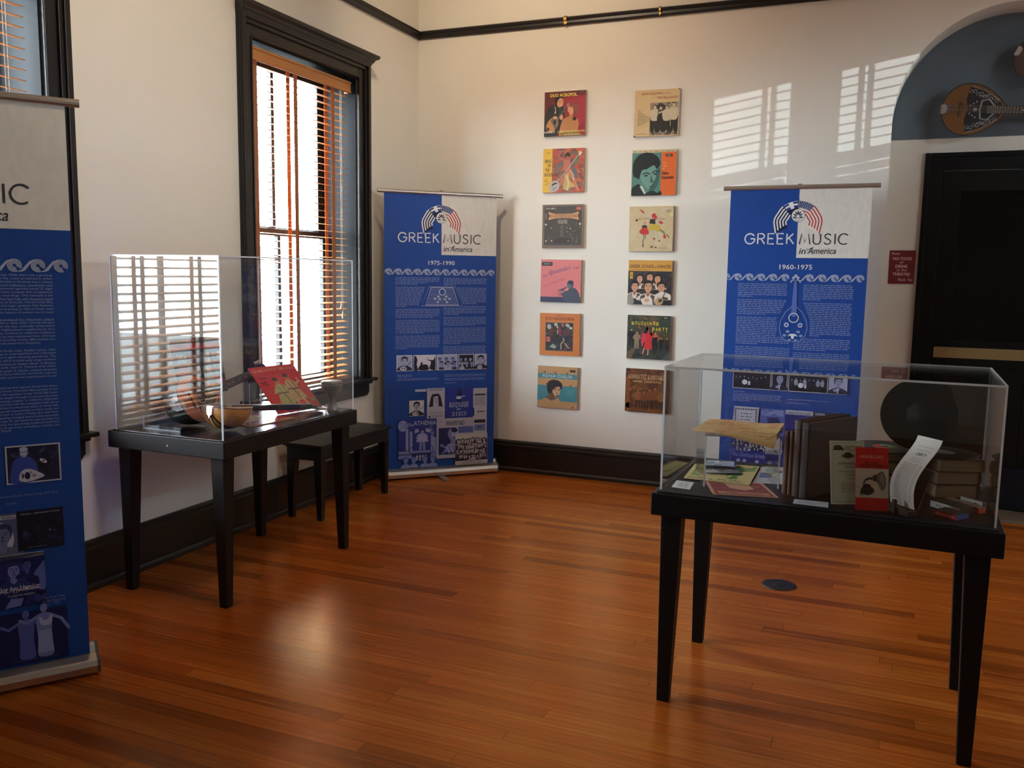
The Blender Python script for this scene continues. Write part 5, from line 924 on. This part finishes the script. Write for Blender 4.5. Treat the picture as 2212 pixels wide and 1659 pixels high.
RB = [LT]*6 + [DKW, MDW, DKW, LT, DKW, MDW] + [(120, 70, 36)]*3 + [(92, 54, 30)]*3
lute('baglamas', 'small bowl-backed instrument lying face up with a light and dark striped bowl', 'instrument', basis((.602, -3.065, .889), (.058, .77, -.088), (0, .1, 1)), .25, .226, .101, .44, .034, .10,
     dict(ribs=RB, face=(190, 140, 84), edge=(70, 40, 26), neck=(40, 28, 24), board=(30, 24, 22), head=(44, 34, 28)), lambda p, a, b: (p.ell(a*.55, 0, .026, col=(20, 14, 12)), p.ring(a*.55, 0, .03, .004, (60, 40, 30)), p.lay()))
def art_usa(p, r):
    RD = (204, 46, 48); p.rect(0, 0, 1, 1, RD); p.lay(); TN, OL = (196, 164, 112), (176, 168, 112)
    p.text('Greek', .05, .27, .885, .075, (226, 190, 160), .0, .3); p.text('DANCE TIME U.S.A.', .29, .97, .895, .065, (196, 160, 96), .012); p.words(.08, .3, .74, .04, (120, 40, 50), r); p.words(.06, .2, .65, .03, (80, 30, 40), r); p.words(.06, .26, .6, .03, (80, 30, 40), r)
    for x, y, c in ((.40, .12, OL), (.66, .18, TN)):
        p.poly([(x-.13, y+.28), (x-.1, y+.44), (x-.04, y+.48), (x+.05, y+.48), (x+.12, y+.42), (x+.11, y+.28)], c); p.poly([(x-.12, y+.29), (x-.2, y+.08), (x-.02, y+.03), (x+.18, y+.07), (x+.11, y+.29)], c); p.ell(x, y+.545, .055, .07, (186, 120, 84)); p.lay(); p.ell(x-.005, y+.585, .062, .045, (92, 44, 44)); p.poly([(x-.13, y+.3), (x+.12, y+.3), (x+.12, y+.27), (x-.13, y+.27)], (110, 84, 56)); p.line([(x-.05, y+.46), (x-.02, y+.3)], .014, (90, 70, 50)); p.line([(x+.05, y+.46), (x+.08, y+.3)], .014, (90, 70, 50)); p.line([(x, y+.27), (x+.03, y+.06)], .02, (120, 90, 60)); p.lay()
        p.line([(x-.07, y+.06), (x-.08, y-.06), (x-.1, y-.09)], .04, (206, 186, 140)); p.line([(x+.07, y+.06), (x+.1, y-.06), (x+.13, y-.08)], .04, (206, 186, 140)); p.ell(x-.12, y-.1, .035, .015, BLK); p.ell(x+.15, y-.09, .035, .015, BLK)
    p.line([(.5, .5), (.56, .52)], .06, OL); p.line([(.76, .56), (.88, .62), (.86, .7)], .05, TN); p.line([(.28, .5), (.22, .4)], .05, OL); p.rect(.86, .16, .95, .24, (120, 110, 70)); p.lay()
card('record_sleeve', 'red record sleeve with two costumed dancers leaning in the tall case', 'record sleeve', (.545, -2.501, ZT+.0045), 1.393, .79, .313, .313, art_usa, 71, edge=(214, 150, 140))
def art_black(p, r):
    p.rect(0, 0, 1, 1, (40, 38, 38)); p.lay(); p.rect(0, .80, 1, .90, (150, 32, 44)); p.lay()
    for i in range(3):
        for j in range(4): a, b = .08+.24*j, .08+.24*i; p.rect(a, b, a+.19, b+.17, r.choice([(150, 146, 140), (104, 116, 112), (170, 60, 56), (120, 116, 116), (60, 60, 64)])); p.dabs(a, b, a+.19, b+.17, [(80, 78, 76), (176, 172, 160)], 5, .04, r)
card('record_sleeve', 'black record sleeve with a red band and small pictures behind the large bouzouki', 'record sleeve', (.240, -2.862, .8897), 1.38, .25, .285, .285, art_black, 72, edge=(46, 42, 40))
def art_fl(p, r):
    p.rect(0, 0, 1, 1, (168, 60, 52)); p.lay(); p.rect(.03, .03, .97, .97, (180, 66, 56)); p.lay(); p.rect(.1, .3, .9, .8, (206, 190, 170)); p.lay(); p.dabs(.1, .3, .9, .8, [(190, 90, 76), (160, 120, 96), (214, 204, 190)], 20, .1, r); p.words(.15, .8, .15, .05, (220, 190, 170), r)
flat('record_sleeve', 'red record sleeve lying flat and shiny between the two instruments', 'record sleeve', [(.655, -2.845), (.688, -2.555), (.395, -2.525), (.362, -2.815)], ZT, .004, art_fl, 73, mt=print_mat('glossy_card', .16, .8), edge=(190, 140, 80))
DR = mat('hammered_silver', (120, 115, 110), .3, metal=1, bump=.5, bscale=90); t = thing('goblet_drum', 'small silver goblet drum at the far end of the brown table', 'drum', (.695, -2.235, ZT))
m = MB(); m.lathe([(.030, 0), (.0305, .004), (.026, .012), (.0225, .035), (.0215, .06), (.0235, .075), (.032, .092), (.044, .108), (.051, .120), (.0535, .128), (.0535, .134)], 48); part('drum_body', m, DR, t)
m = MB(); m.lathe([(.054, .132), (.0575, .134), (.058, .138), (.0555, .141), (.0575, .145), (.058, .152), (.055, .156), (.052, .157)], 48); part('rim', m, DR, t)
m = MB(); m.lathe([(.053, .1545), (.052, .1575), (.0, .1578)], 48); part('drum_skin', m, mat('drum_skin', (214, 204, 190), .35), t)
for i in range(8):
    a = 2*pi*i/8+.2; m = MB(); m.tube([(.0545*cos(a), .0545*sin(a), .112), (.0592*cos(a), .0592*sin(a), .136), (.0588*cos(a), .0588*sin(a), .15)], .0016, 6); part('tension_rod', m, DR, t)
def clear(name, label, cat, boxes, group=None, M=None):
    m0 = thing(name, label, cat, M=M or Matrix.Identity(4), group=group)
    for b in boxes: m = MB(); m.box(*b[:6], T=b[6] if len(b) > 6 else None); part('clear_plate', m, ACR, m0)
    for b in boxes[:3]:
        x0, x1, y0, y1, z0, z1 = b[:6]; T = b[6] if len(b) > 6 else None; d = .0016; m = MB()
        if x1-x0 < .008: m.box(x0, x1, y0-d, y0, z0, z1, T=T)
        elif y1-y0 < .008: m.box(x0-d, x0, y0, y1, z0, z1, T=T)
        else: m.box(x0, x1, y0-d, y0, z0, z1, T=T)
        part('polished_edge', m, EDGE, m0)
    return m0
z = ZT
def at_(x, y, yaw=0): return Matrix.Translation((x, y, 0)) @ Matrix.Rotation(yaw, 4, 'Z')
clear('acrylic_cradle', 'clear acrylic cradle under the tail of the large bouzouki', 'stand', [(-.11, .11, -.085, .085, z, z+.004), (-.11, .11, -.085, -.081, z+.004, z+.06), (-.11, -.106, -.081, .085, z+.004, z+.06)], M=at_(.352, -3.018, 0))
clear('acrylic_post', 'clear acrylic rest holding up the neck of the large bouzouki', 'stand', [(-.04, .04, -.03, .03, z+.0, z+.004), (-.022, -.018, -.03, .03, z+.004, z+.15), (.018, .022, -.03, .03, z+.004, z+.145)], M=at_(.300, -2.42, .1))
clear('acrylic_easel', 'clear acrylic easel behind the black record sleeve', 'stand', [(-.05, .05, -.03, .03, z, z+.004), (-.002, .002, -.03, .03, z+.004, .886), (-.08, .08, -.004, .03, .8835, .8875)], M=at_(.262, -2.735, 1.38))
clear('acrylic_easel', 'clear acrylic easel propping the red dancers sleeve', 'stand', [(-.06, .06, .025, .12, z, z+.004), (-.05, -.046, .075, .12, z+.004, z+.06), (.046, .05, .075, .12, z+.004, z+.06)], M=at_(.572, -2.345, 1.393))
# ------------------------------------------------------------------ on the black table
def art_card(p, r):
    p.rect(0, 0, 1, 1, (226, 224, 220)); p.lay()
    for i in range(5): p.words(.24-.03*(i % 2), .8, .75-i*.13, .06, (120, 120, 122), r)
flat('caption_card', 'small white caption card in the near corner of the low case, beside the clear riser', 'caption card', [(2.723, -3.148), (2.790, -3.160), (2.783, -3.046), (2.719, -3.038)], ZT, .0008, art_card, 81, PAPER, (226, 224, 220), 'caption cards')
flat('caption_card', 'narrow white caption card lying in front of the brown albums', 'caption card', [(3.138, -3.195), (3.249, -3.204), (3.246, -3.130), (3.138, -3.135)], ZT, .0008, lambda p, r: (p.rect(0, 0, 1, 1, (206, 208, 216)), p.lay(), p.words(.1, .9, .6, .12, (150, 152, 160), r), p.words(.1, .8, .3, .12, (150, 152, 160), r)), 82, PAPER, (206, 208, 216), 'caption cards')
def art_pink(p, r):
    p.rect(0, 0, 1, 1, (206, 150, 124)); p.lay(); p.rect(.05, .05, .95, .95, (150, 74, 70)); p.lay(); p.dabs(.06, .05, .94, .95, [(160, 84, 78), (140, 66, 64), (128, 60, 60)], 50, .1, r); p.lay(); p.rect(.1, .09, .9, .24, (204, 142, 116)); p.poly([(.3, .86), (.34, .5), (.56, .38), (.74, .5), (.7, .86)], (206, 158, 124)); p.lay(); v = 'ΓΙΑΝΝΗΣ ΤΣΟΥΚΑΣ'
    q = Print(p.mb, lambda a, b, h: p.fn(1-a, .33-b, h+p.k*p.step), .0001); q.text('ΓΙΑΝΝΙΚΟΥ  ΥΜΝΟΣ', .22, .78, .13, .08, (96, 50, 46), .02)
flat('song_sheet', 'dark pink song sheet with an upside-down title strip nearest the case front', 'sheet music', [(2.876, -3.192), (3.089, -3.144), (3.012, -2.949), (2.81, -2.985)], ZT, .0012, art_pink, 83, PAPER, (206, 160, 134), 'song sheets under the riser')
def art_green(p, r):
    TN = (206, 186, 124); p.poly([(.06, .22), (.07, .95), (.35, .95), (.5, .62), (.55, .3)], (124, 156, 92)); p.poly([(.66, .98), (.97, .95), (.97, .7), (.78, .62)], (120, 156, 96)); p.lay(); p.poly([(.68, .96), (.62, .7), (.66, .5), (.6, .42), (.56, .3), (.63, .36), (.68, .45), (.67, .3), (.6, .22), (.7, .18), (.79, .24), (.75, .34), (.82, .44), (.79, .6), (.84, .7)], (72, 124, 62)); p.lay()
    p.words(.04, .5, .08, .05, (130, 110, 70), r); p.words(.5, .92, .1, .05, (130, 110, 70), r); p.words(.4, .9, .035, .035, (150, 130, 86), r)
flat('song_sheet', 'cream song sheet printed with green figures on top of the pink one', 'sheet music', [(2.736, -3.003), (2.973, -3.012), (2.97, -2.684), (2.728, -2.734)], ZT+.0028, .0012, art_green, 84, PAPER, (206, 186, 130), 'song sheets under the riser', warp=lambda u, v: .004*sin(u*2.6)*v)
def art_wh(p, r):
    p.rect(0, 0, 1, 1, (196, 194, 200)); p.lay(); p.rect(.1, .3, .55, .62, (92, 108, 150)); p.rect(.7, .62, .9, .78, (80, 84, 96)); p.dabs(.3, .4, .9, .8, [(150, 152, 164), (120, 124, 144)], 14, .06, r)
    for i in range(4): p.words(.06, .94, .22-i*.055, .025, (120, 120, 136), r)
flat('song_sheet', 'white song sheet with blue pictures beside the brown albums', 'sheet music', [(2.978, -2.950), (3.080, -2.934), (3.062, -2.631), (2.974, -2.66)], ZT, .001, art_wh, 85, PAPER, (196, 194, 200), 'song sheets under the riser')
def art_pic(p, r):
    p.rect(0, 0, 1, 1, (96, 96, 100)); p.lay(); p.dabs(0, 0, 1, 1, [(70, 70, 74), (120, 120, 124), (150, 150, 152)], 30, .12, r); p.lay(); p.rect(0, .1, .35, .4, (170, 168, 168)); p.words(.1, .9, .88, .06, (50, 50, 54), r)
flat('photo_print', 'grey photo print lying on the green figured song sheet', 'photograph', [(2.801, -2.913), (2.925, -2.862), (2.881, -2.746), (2.777, -2.779)], ZT+.0092, .0012, art_pic, 86, PR, (110, 110, 112))
t = thing('compact_disc_case', 'clear compact disc case on the grey photo print under the riser', 'disc case', (2.832, -2.765, ZT+.0114), .15)
m = MB(); m.box(-.055, .055, -.05, .05, 0, .0015); part('tray', m, mat('tray_dark', (60, 66, 72), .3), t); m = MB(); m.box(-.058, .058, -.052, .052, .0015, .0095); part('jewel_box', m, ACR, t); m = MB(); m.box(-.05, .05, -.048, .048, .0096, .0102, col=(150, 166, 176)); p = Print(m, lambda u, v, h: (-.05+u*.1, -.048+v*.096, .0102+h)); p.lay(); p.dabs(0, 0, 1, 1, [(206, 214, 220), (90, 120, 140), (60, 80, 96)], 24, .14, random.Random(4)); part('cover_insert', m, PR, t)
M = Matrix.Translation((2.831, -3.129, 0)) @ Matrix.Rotation(.327, 4, 'Z')
clear('acrylic_riser', 'clear acrylic riser table in the low case carrying the folded orange papers', 'stand', [(0, .005, 0, .20, ZT+.0095, .960), (.255, .26, 0, .20, ZT+.0095, .960), (0, .26, 0, .20, .960, .965)], M=M)
def art_or(p, r):
    p.dabs(0, 0, 1, 1, [(212, 166, 108), (218, 180, 124), (210, 152, 106), (220, 184, 132)], 50, .14, r); p.lay()
    for i in range(9): p.words(.06, .5, .9-i*.09, .025, (192, 136, 92), r); p.words(.56, .95, .9-i*.09, .025, (192, 136, 92), r)
def droop(u, v): return -.11*max(0, .29-v)*max(0, u-.3)/.62 + .003*sin(u*7)*v + .004*v
for i, (pts, lb, wp) in enumerate([
    ([(2.82, -3.06), (3.035, -3.02), (3.07, -2.90), (2.82, -2.915)], 'lowest folded paper of the orange pile on the riser', lambda u, v: .002*(1-u)),
    ([(2.81, -3.05), (3.045, -3.01), (3.078, -2.925), (2.81, -2.90)], 'middle folded paper of the orange pile on the riser, its edge lifting', lambda u, v: .003*u*v),
    ([(2.785, -3.150), (3.066, -3.165), (3.070, -2.875), (2.80, -2.90)], 'topmost orange paper on the riser with a drooping corner', droop)]):
    flat('folded_paper', lb, 'paper', pts, .9655+(.0, .0048, .0125)[i], .0012, art_or, 90+i, PAPER, (214, 182, 126), 'orange papers on the riser', warp=wp)
# brown record albums standing on edge
def album(o, yaw, L_, Hh, th, lab, cov, pg):
    t = thing('record_album', lab, 'album', o, yaw, 'brown record albums standing on edge')
    m = MB(); m.box(.003, L_, 0, .003, 0, Hh); m.box(.003, L_, th-.003, th, 0, Hh); part('cover_boards', m, cov, t, .001)
    m = MB(); m.extr([(0.004, 0), (0, .004), (-.001, th/2), (0, th-.004), (.004, th), (.008, th), (.008, 0)], lambda u, v, h: (u, v, h), 0, Hh); part('spine', m, cov, t, .001)
    m = MB(); m.box(.008, L_-.005, .003, th-.003, .003, Hh-.005); part('page_block', m, pg, t)
    return t
PG = mat('kraft_pages', (150, 112, 72), .8, bump=.4, bscale=90, stretch=(1, 30, 1)); yw = radians(60); d = Vector((-sin(yw), cos(yw), 0)); o = Vector((3.172, -3.116, ZT))
for k, (th, Hh, L_, c, lb) in enumerate([(.030, .258, .29, (44, 30, 30), 'tall dark brown album nearest the green catalogue'), (.028, .262, .29, (74, 40, 28), 'tall reddish brown album second from the green catalogue'),
                                         (.016, .222, .26, (88, 52, 32), 'thin short brown album third from the green catalogue'), (.020, .218, .26, (96, 54, 34), 'short brown album outermost, beside the clear riser')]):
    album(o, yw, L_, Hh, th, lb, mat('album_cloth_%d' % k, c, .6, bump=.3, bscale=200, var=.25), PG); o = o + d*(th+.001)
# booklets
GRN, GI = (206, 216, 188), (70, 84, 66)
def art_vic(p, r):
    p.rect(0, 0, 1, 1, GRN); p.lay(); p.line([(.06, .04), (.94, .04), (.94, .97), (.06, .97)], .012, (150, 164, 124), True); p.poly([(.1, .86), (.14, .92), (.3, .925), (.4, .87), (.4, .85), (.1, .85)], (60, 64, 56)); p.text('VICTOR', .42, .93, .84, .08, (84, 92, 70), .008); p.ell(.52, .76, .2, .035, (110, 120, 96)); p.ell(.52, .77, .12, .05, (72, 80, 66)); p.text('INTERNATIONAL', .24, .93, .62, .036, GI, .012); p.text('RECORDS', .44, .74, .575, .025, GI, .01); p.text('Complete Alphabetical', .26, .93, .495, .032, GI, .012); p.text('Catalogue', .44, .74, .445, .034, GI, .012); p.text('of all Selections', .44, .76, .395, .02, GI)
    for i in range(6): p.words(.3, .9, .33-i*.028, .014, (130, 142, 112), r)
card('catalogue_booklet', 'pale green record catalogue standing half behind the red one', 'booklet', (3.256, -3.172, ZT+.006), .2, .22, .108, .208, art_vic, 95, .003, GRN, PAPER, 'booklets standing in the low case', -.045)
def art_nina(p, r):
    RD = (206, 34, 34); p.rect(0, 0, 1, 1, RD); p.lay(); p.rect(0, .20, 1, .665, (206, 198, 176)); p.lay(); p.text('NINA RECORDS', .14, .84, .83, .05, (230, 150, 140), .02); p.text('ΜΟΥΣΙΚΗ', .28, .68, .745, .032, (60, 20, 24), .02); p.text('ΑΠ ΤΗΝ ΕΛΛΑΔΑ', .14, .82, .695, .038, (60, 20, 24), .02)
    p.ell(.8, .475, .12, .155, (96, 94, 88), .25); p.lay(); p.ell(.79, .475, .1, .135, (140, 136, 126), .25); p.poly([(.62, .55), (.66, .585), (.78, .62), (.72, .5), (.86, .36), (.7, .42), (.62, .47)], (110, 106, 98)); p.lay(); p.poly([(.52, .47), (.52, .55), (.63, .575), (.66, .46)], (60, 58, 54)); p.line([(.54, .51), (.4, .505), (.3, .48), (.24, .42)], .04, (66, 62, 58)); p.poly([(.18, .35), (.3, .4), (.52, .36), (.56, .30), (.4, .24), (.16, .27)], (64, 58, 52)); p.lay(); p.ell(.34, .385, .13, .035, (40, 38, 36)); p.line([(.25, .43), (.3, .37)], .03, (40, 38, 36)); p.text('RECORDS', .14, .56, .225, .07, (44, 42, 40), .02, 0, .12); p.words(.03, .12, .365, .012, (80, 76, 70), r)
card('catalogue_booklet', 'red and cream record catalogue with a gramophone drawing standing in the low case', 'booklet', (3.331, -3.192, ZT+.001), .255, .235, .102, .202, art_nina, 96, .003, (206, 40, 40), PAPER, 'booklets standing in the low case')
# curled price list on its little wooden easel
M = Matrix.Translation((3.424, -3.128, ZT)) @ Matrix.Rotation(-.86, 4, 'Z')
t = thing('leaflet', 'white curled leaflet of printed titles on a small wooden easel', 'leaflet', M=M)
def lf(u, v, h):
    s_ = v*.232; y = .014+.068*v**1.05-.024*sin(v*pi*1.55); return (.104*u, y-h*.9, .022+s_*.93+.012*sin(v*pi)-h*.3)
m = MB()
for i in range(16): m.add([lf(0, i/16, 0), lf(1, i/16, 0), lf(1, (i+1)/16, 0), lf(0, (i+1)/16, 0)], [(0, 1, 2, 3)], 0, True, (222, 214, 204)); m.add([lf(0, i/16, -.0016), lf(1, i/16, -.0016), lf(1, (i+1)/16, -.0016), lf(0, (i+1)/16, -.0016)], [(3, 2, 1, 0)], 0, True, (206, 200, 190))
rim = [(0, i/16) for i in range(17)]+[(1, 1-i/16) for i in range(17)]; n = len(rim); m.add([lf(u, v, -.0016) for u, v in rim]+[lf(u, v, 0) for u, v in rim], [(i, i+n, (i+1) % n+n, (i+1) % n) for i in range(n)], 0, False, (222, 214, 204))
p = Print(m, lf, .0003); p.lay(); r = random.Random(97); p.text('ΔΙΣΚΟΙ ΓΡΑΜΜΟΦΩΝΟΥ', .2, .86, .83, .024, (130, 120, 116)); p.text('ΤΗΣ ΝΕΑΣ ΕΤΑΙΡΙΑΣ', .24, .82, .77, .024, (130, 120, 116)); p.text('LIBERTY', .34, .76, .70, .042, (60, 54, 54), .02, .1)
for i in range(3): p.words(.3, .74, .655-i*.025, .01, (160, 150, 146), r)
for i in range(21): p.words(.14+.03*(i % 2), .74, .565-i*.024, .011, (140, 132, 126), r); p.words(.8, .9, .565-i*.024, .011, (140, 132, 126), r)
part('leaflet_sheet', m, PAPER, t)
EW = mat('dark_walnut', (48, 30, 24), .45, var=.3, vscale=20, stretch=(1, 1, 6))
E_ = thing('display_easel', 'small dark wooden easel holding the white curled leaflet', 'stand', M=M)
m = MB(); m.box(-.004, .106, -.012, .03, 0, .018); part('ledge', m, EW, E_, .002)
m = MB(); m.box(.046, .060, -.024, -.012, 0, .046); part('stop_peg', m, EW, E_, .003)
m = MB(); T = Matrix.Translation((.0, .032, .0)) @ Matrix.Rotation(-.38, 4, 'X'); m.box(.012, .092, 0, .006, .018, .15, T=T); part('back_board', m, EW, E_, .002)
# stack of thick books, records on top
PGT = mat('aged_page_edges', (150, 132, 104), .85, bump=.6, bscale=60, stretch=(1, 1, 60), var=.25); CV = mat('brown_book_cloth', (74, 50, 38), .6, var=.3, vscale=30)
ys = .38; zb = ZT
for k, (lb, dz) in enumerate((('lowest thick old book of the tan stack behind the white leaflet', .046), ('middle thick old book of the tan stack behind the white leaflet', .045), ('topmost thick old book of the tan stack behind the white leaflet', .043), ('lowest thick old book of the half hidden stack behind the red catalogue', .046), ('middle thick old book of the half hidden stack behind the red catalogue', .045), ('topmost thick old book of the half hidden stack, under the red and green labelled record', .043))):
    if k == 3: zb = ZT
    t = thing('thick_book', lb, 'book', (3.577+.004*k, -2.905+.003*(k % 2), zb) if k < 3 else (3.338, -2.815+.004*k, zb), ys+(0, .03, -.02)[k] if k < 3 else (.02, -.02, 0)[k-3], 'thick old books in two stacks'); a, b = .150, .20 if k < 3 else .15
    m = MB(); m.box(0, a, 0, b, 0, .003); m.box(0, a, 0, b, dz-.003, dz); part('cover_boards', m, CV, t, .001)
    m = MB(); m.extr([(a-.004, 0), (a, .0), (a+.004, dz*.3), (a+.005, dz*.5), (a+.004, dz*.7), (a, dz), (a-.004, dz)], lambda u, v, h: (u, h, v), 0, b); part('spine', m, CV, t)
    m = MB(); m.box(.004, a-.004, .004, b-.004, .003, dz-.003); part('page_block', m, PGT, t); zb += dz+.0004
VIN = mat('black_shellac', (6, 6, 7), .35, spec=.25, bump=.15, bscale=200)
def disc(label, M, r, cols, tk=.0022):
    t = thing('record_disc', label, 'record', M=M, group='black records in the low case')
    m = MB(); prof = [(.0036, -tk/2)] + [(r-.001, -tk/2), (r, 0), (r-.001, tk/2)] + [(r-.004-i*.0035, tk/2-(.00025 if i % 2 else 0)) for i in range(int((r-.06)/.0035))] + [(.05, tk/2), (.0036, tk/2)]; m.lathe(prof, 72); part('disc_plate', m, VIN, t)
    m = MB(); m.lathe([(.0036, tk/2), (.043, tk/2), (.043, tk/2+.0003), (.0036, tk/2+.0003)], 40, col=cols[0]); p = Print(m, lambda u, v, h: (u, v, tk/2+.0003+h)); p.lay()
    if len(cols) > 1: p.poly([(.0425*cos(a), .0425*sin(a)) for a in [pi*.5+pi*i/20 for i in range(21)]], cols[1])
    p.lay(); p.ell(0, 0, .012 if len(cols) > 1 else .004, col=BLK); p.ring(0, 0, .041, .0012, tuple(int(c*.7) for c in cols[0]))
    part('centre_label', m, PAPER, t); return t
disc('black record lying on the book stack behind the white leaflet', Matrix.Translation((3.598, -2.768, zb+.0015)), .122, [(96, 96, 94)])
disc('black record with a red and green label lying behind the red catalogue', Matrix.Translation((3.412, -2.768, zb+.0042)) @ Matrix.Rotation(.6, 4, 'Z'), .124, [(110, 150, 106), (186, 60, 60)])
disc('black record standing upright with its dark label facing out', Matrix.Translation((3.516, -2.79, zb+.0062+.127)) @ Matrix.Rotation(radians(84), 4, 'X') @ Matrix.Rotation(.0, 4, 'Z'), .127, [(17, 16, 17)])
t = clear('acrylic_easel', 'clear acrylic rest behind the upright black record', 'stand', [(-.03, .03, 0, .05, zb+.0062, zb+.0082), (-.002, .002, .024, .05, zb+.0082, zb+.09)], M=Matrix.Translation((3.516, -2.79, 0)))
# small boxed tapes
def tape_box(label, o, yaw, L_, w_, h_, cols, pitch=0, art=None):
    t = thing('tape_box', label, 'box', M=Matrix.Translation(o) @ Matrix.Rotation(yaw, 4, 'Z') @ Matrix.Rotation(pitch, 4, 'X'), group='small boxes beside the book stack')
    m = MB(); m.box(0, L_, 0.0005, w_, 0, h_, col=cols[0]); m.box(L_, L_+.0006, .0005, w_, 0, h_, col=cols[2]); p = Print(m, lambda u, v, h: (u*L_, .0005-h, v*h_)); p.lay(); p.rect(0, 0, 1, 1, cols[1]); p.lay()
    if art: art(p)
    part('box_body', m, PR, t)
ri = random.Random(5)
tape_box('small dark box with a white lettered spine in front of the book stack', (3.557, -3.030, ZT), -.76, .112, .07, .020, ((34, 32, 32), (206, 202, 196), (60, 58, 56)), 0, lambda p: p.text('ΔΙΣΚΟΙ ΓΡΑΜΜΟΦ', .2, .8, .3, .4, (80, 76, 74), .01))
tape_box('small box with an orange-red tip nearest the case end', (3.606, -2.963, ZT), -.86, .136, .03, .018, ((120, 110, 92), (196, 180, 150), (196, 70, 48)), 0, lambda p: (p.rect(.62, 0, 1, 1, (200, 74, 52)), p.words(.1, .5, .3, .4, (130, 120, 100), ri)))
tape_box('small cream lettered box lying against the book stack', (3.652, -2.950, ZT), -.80, .085, .02, .026, ((60, 56, 54), (190, 182, 166), (40, 44, 52)), 0, lambda p: p.words(.1, .9, .35, .35, (120, 112, 100), ri))
tape_box('small red and blue box nearest the front glass of the low case', (3.560, -3.137, ZT), -.66, .080, .062, .016, ((40, 38, 40), (196, 50, 56), (40, 92, 170)), 0, lambda p: p.words(.1, .9, .3, .4, (226, 170, 160), ri))
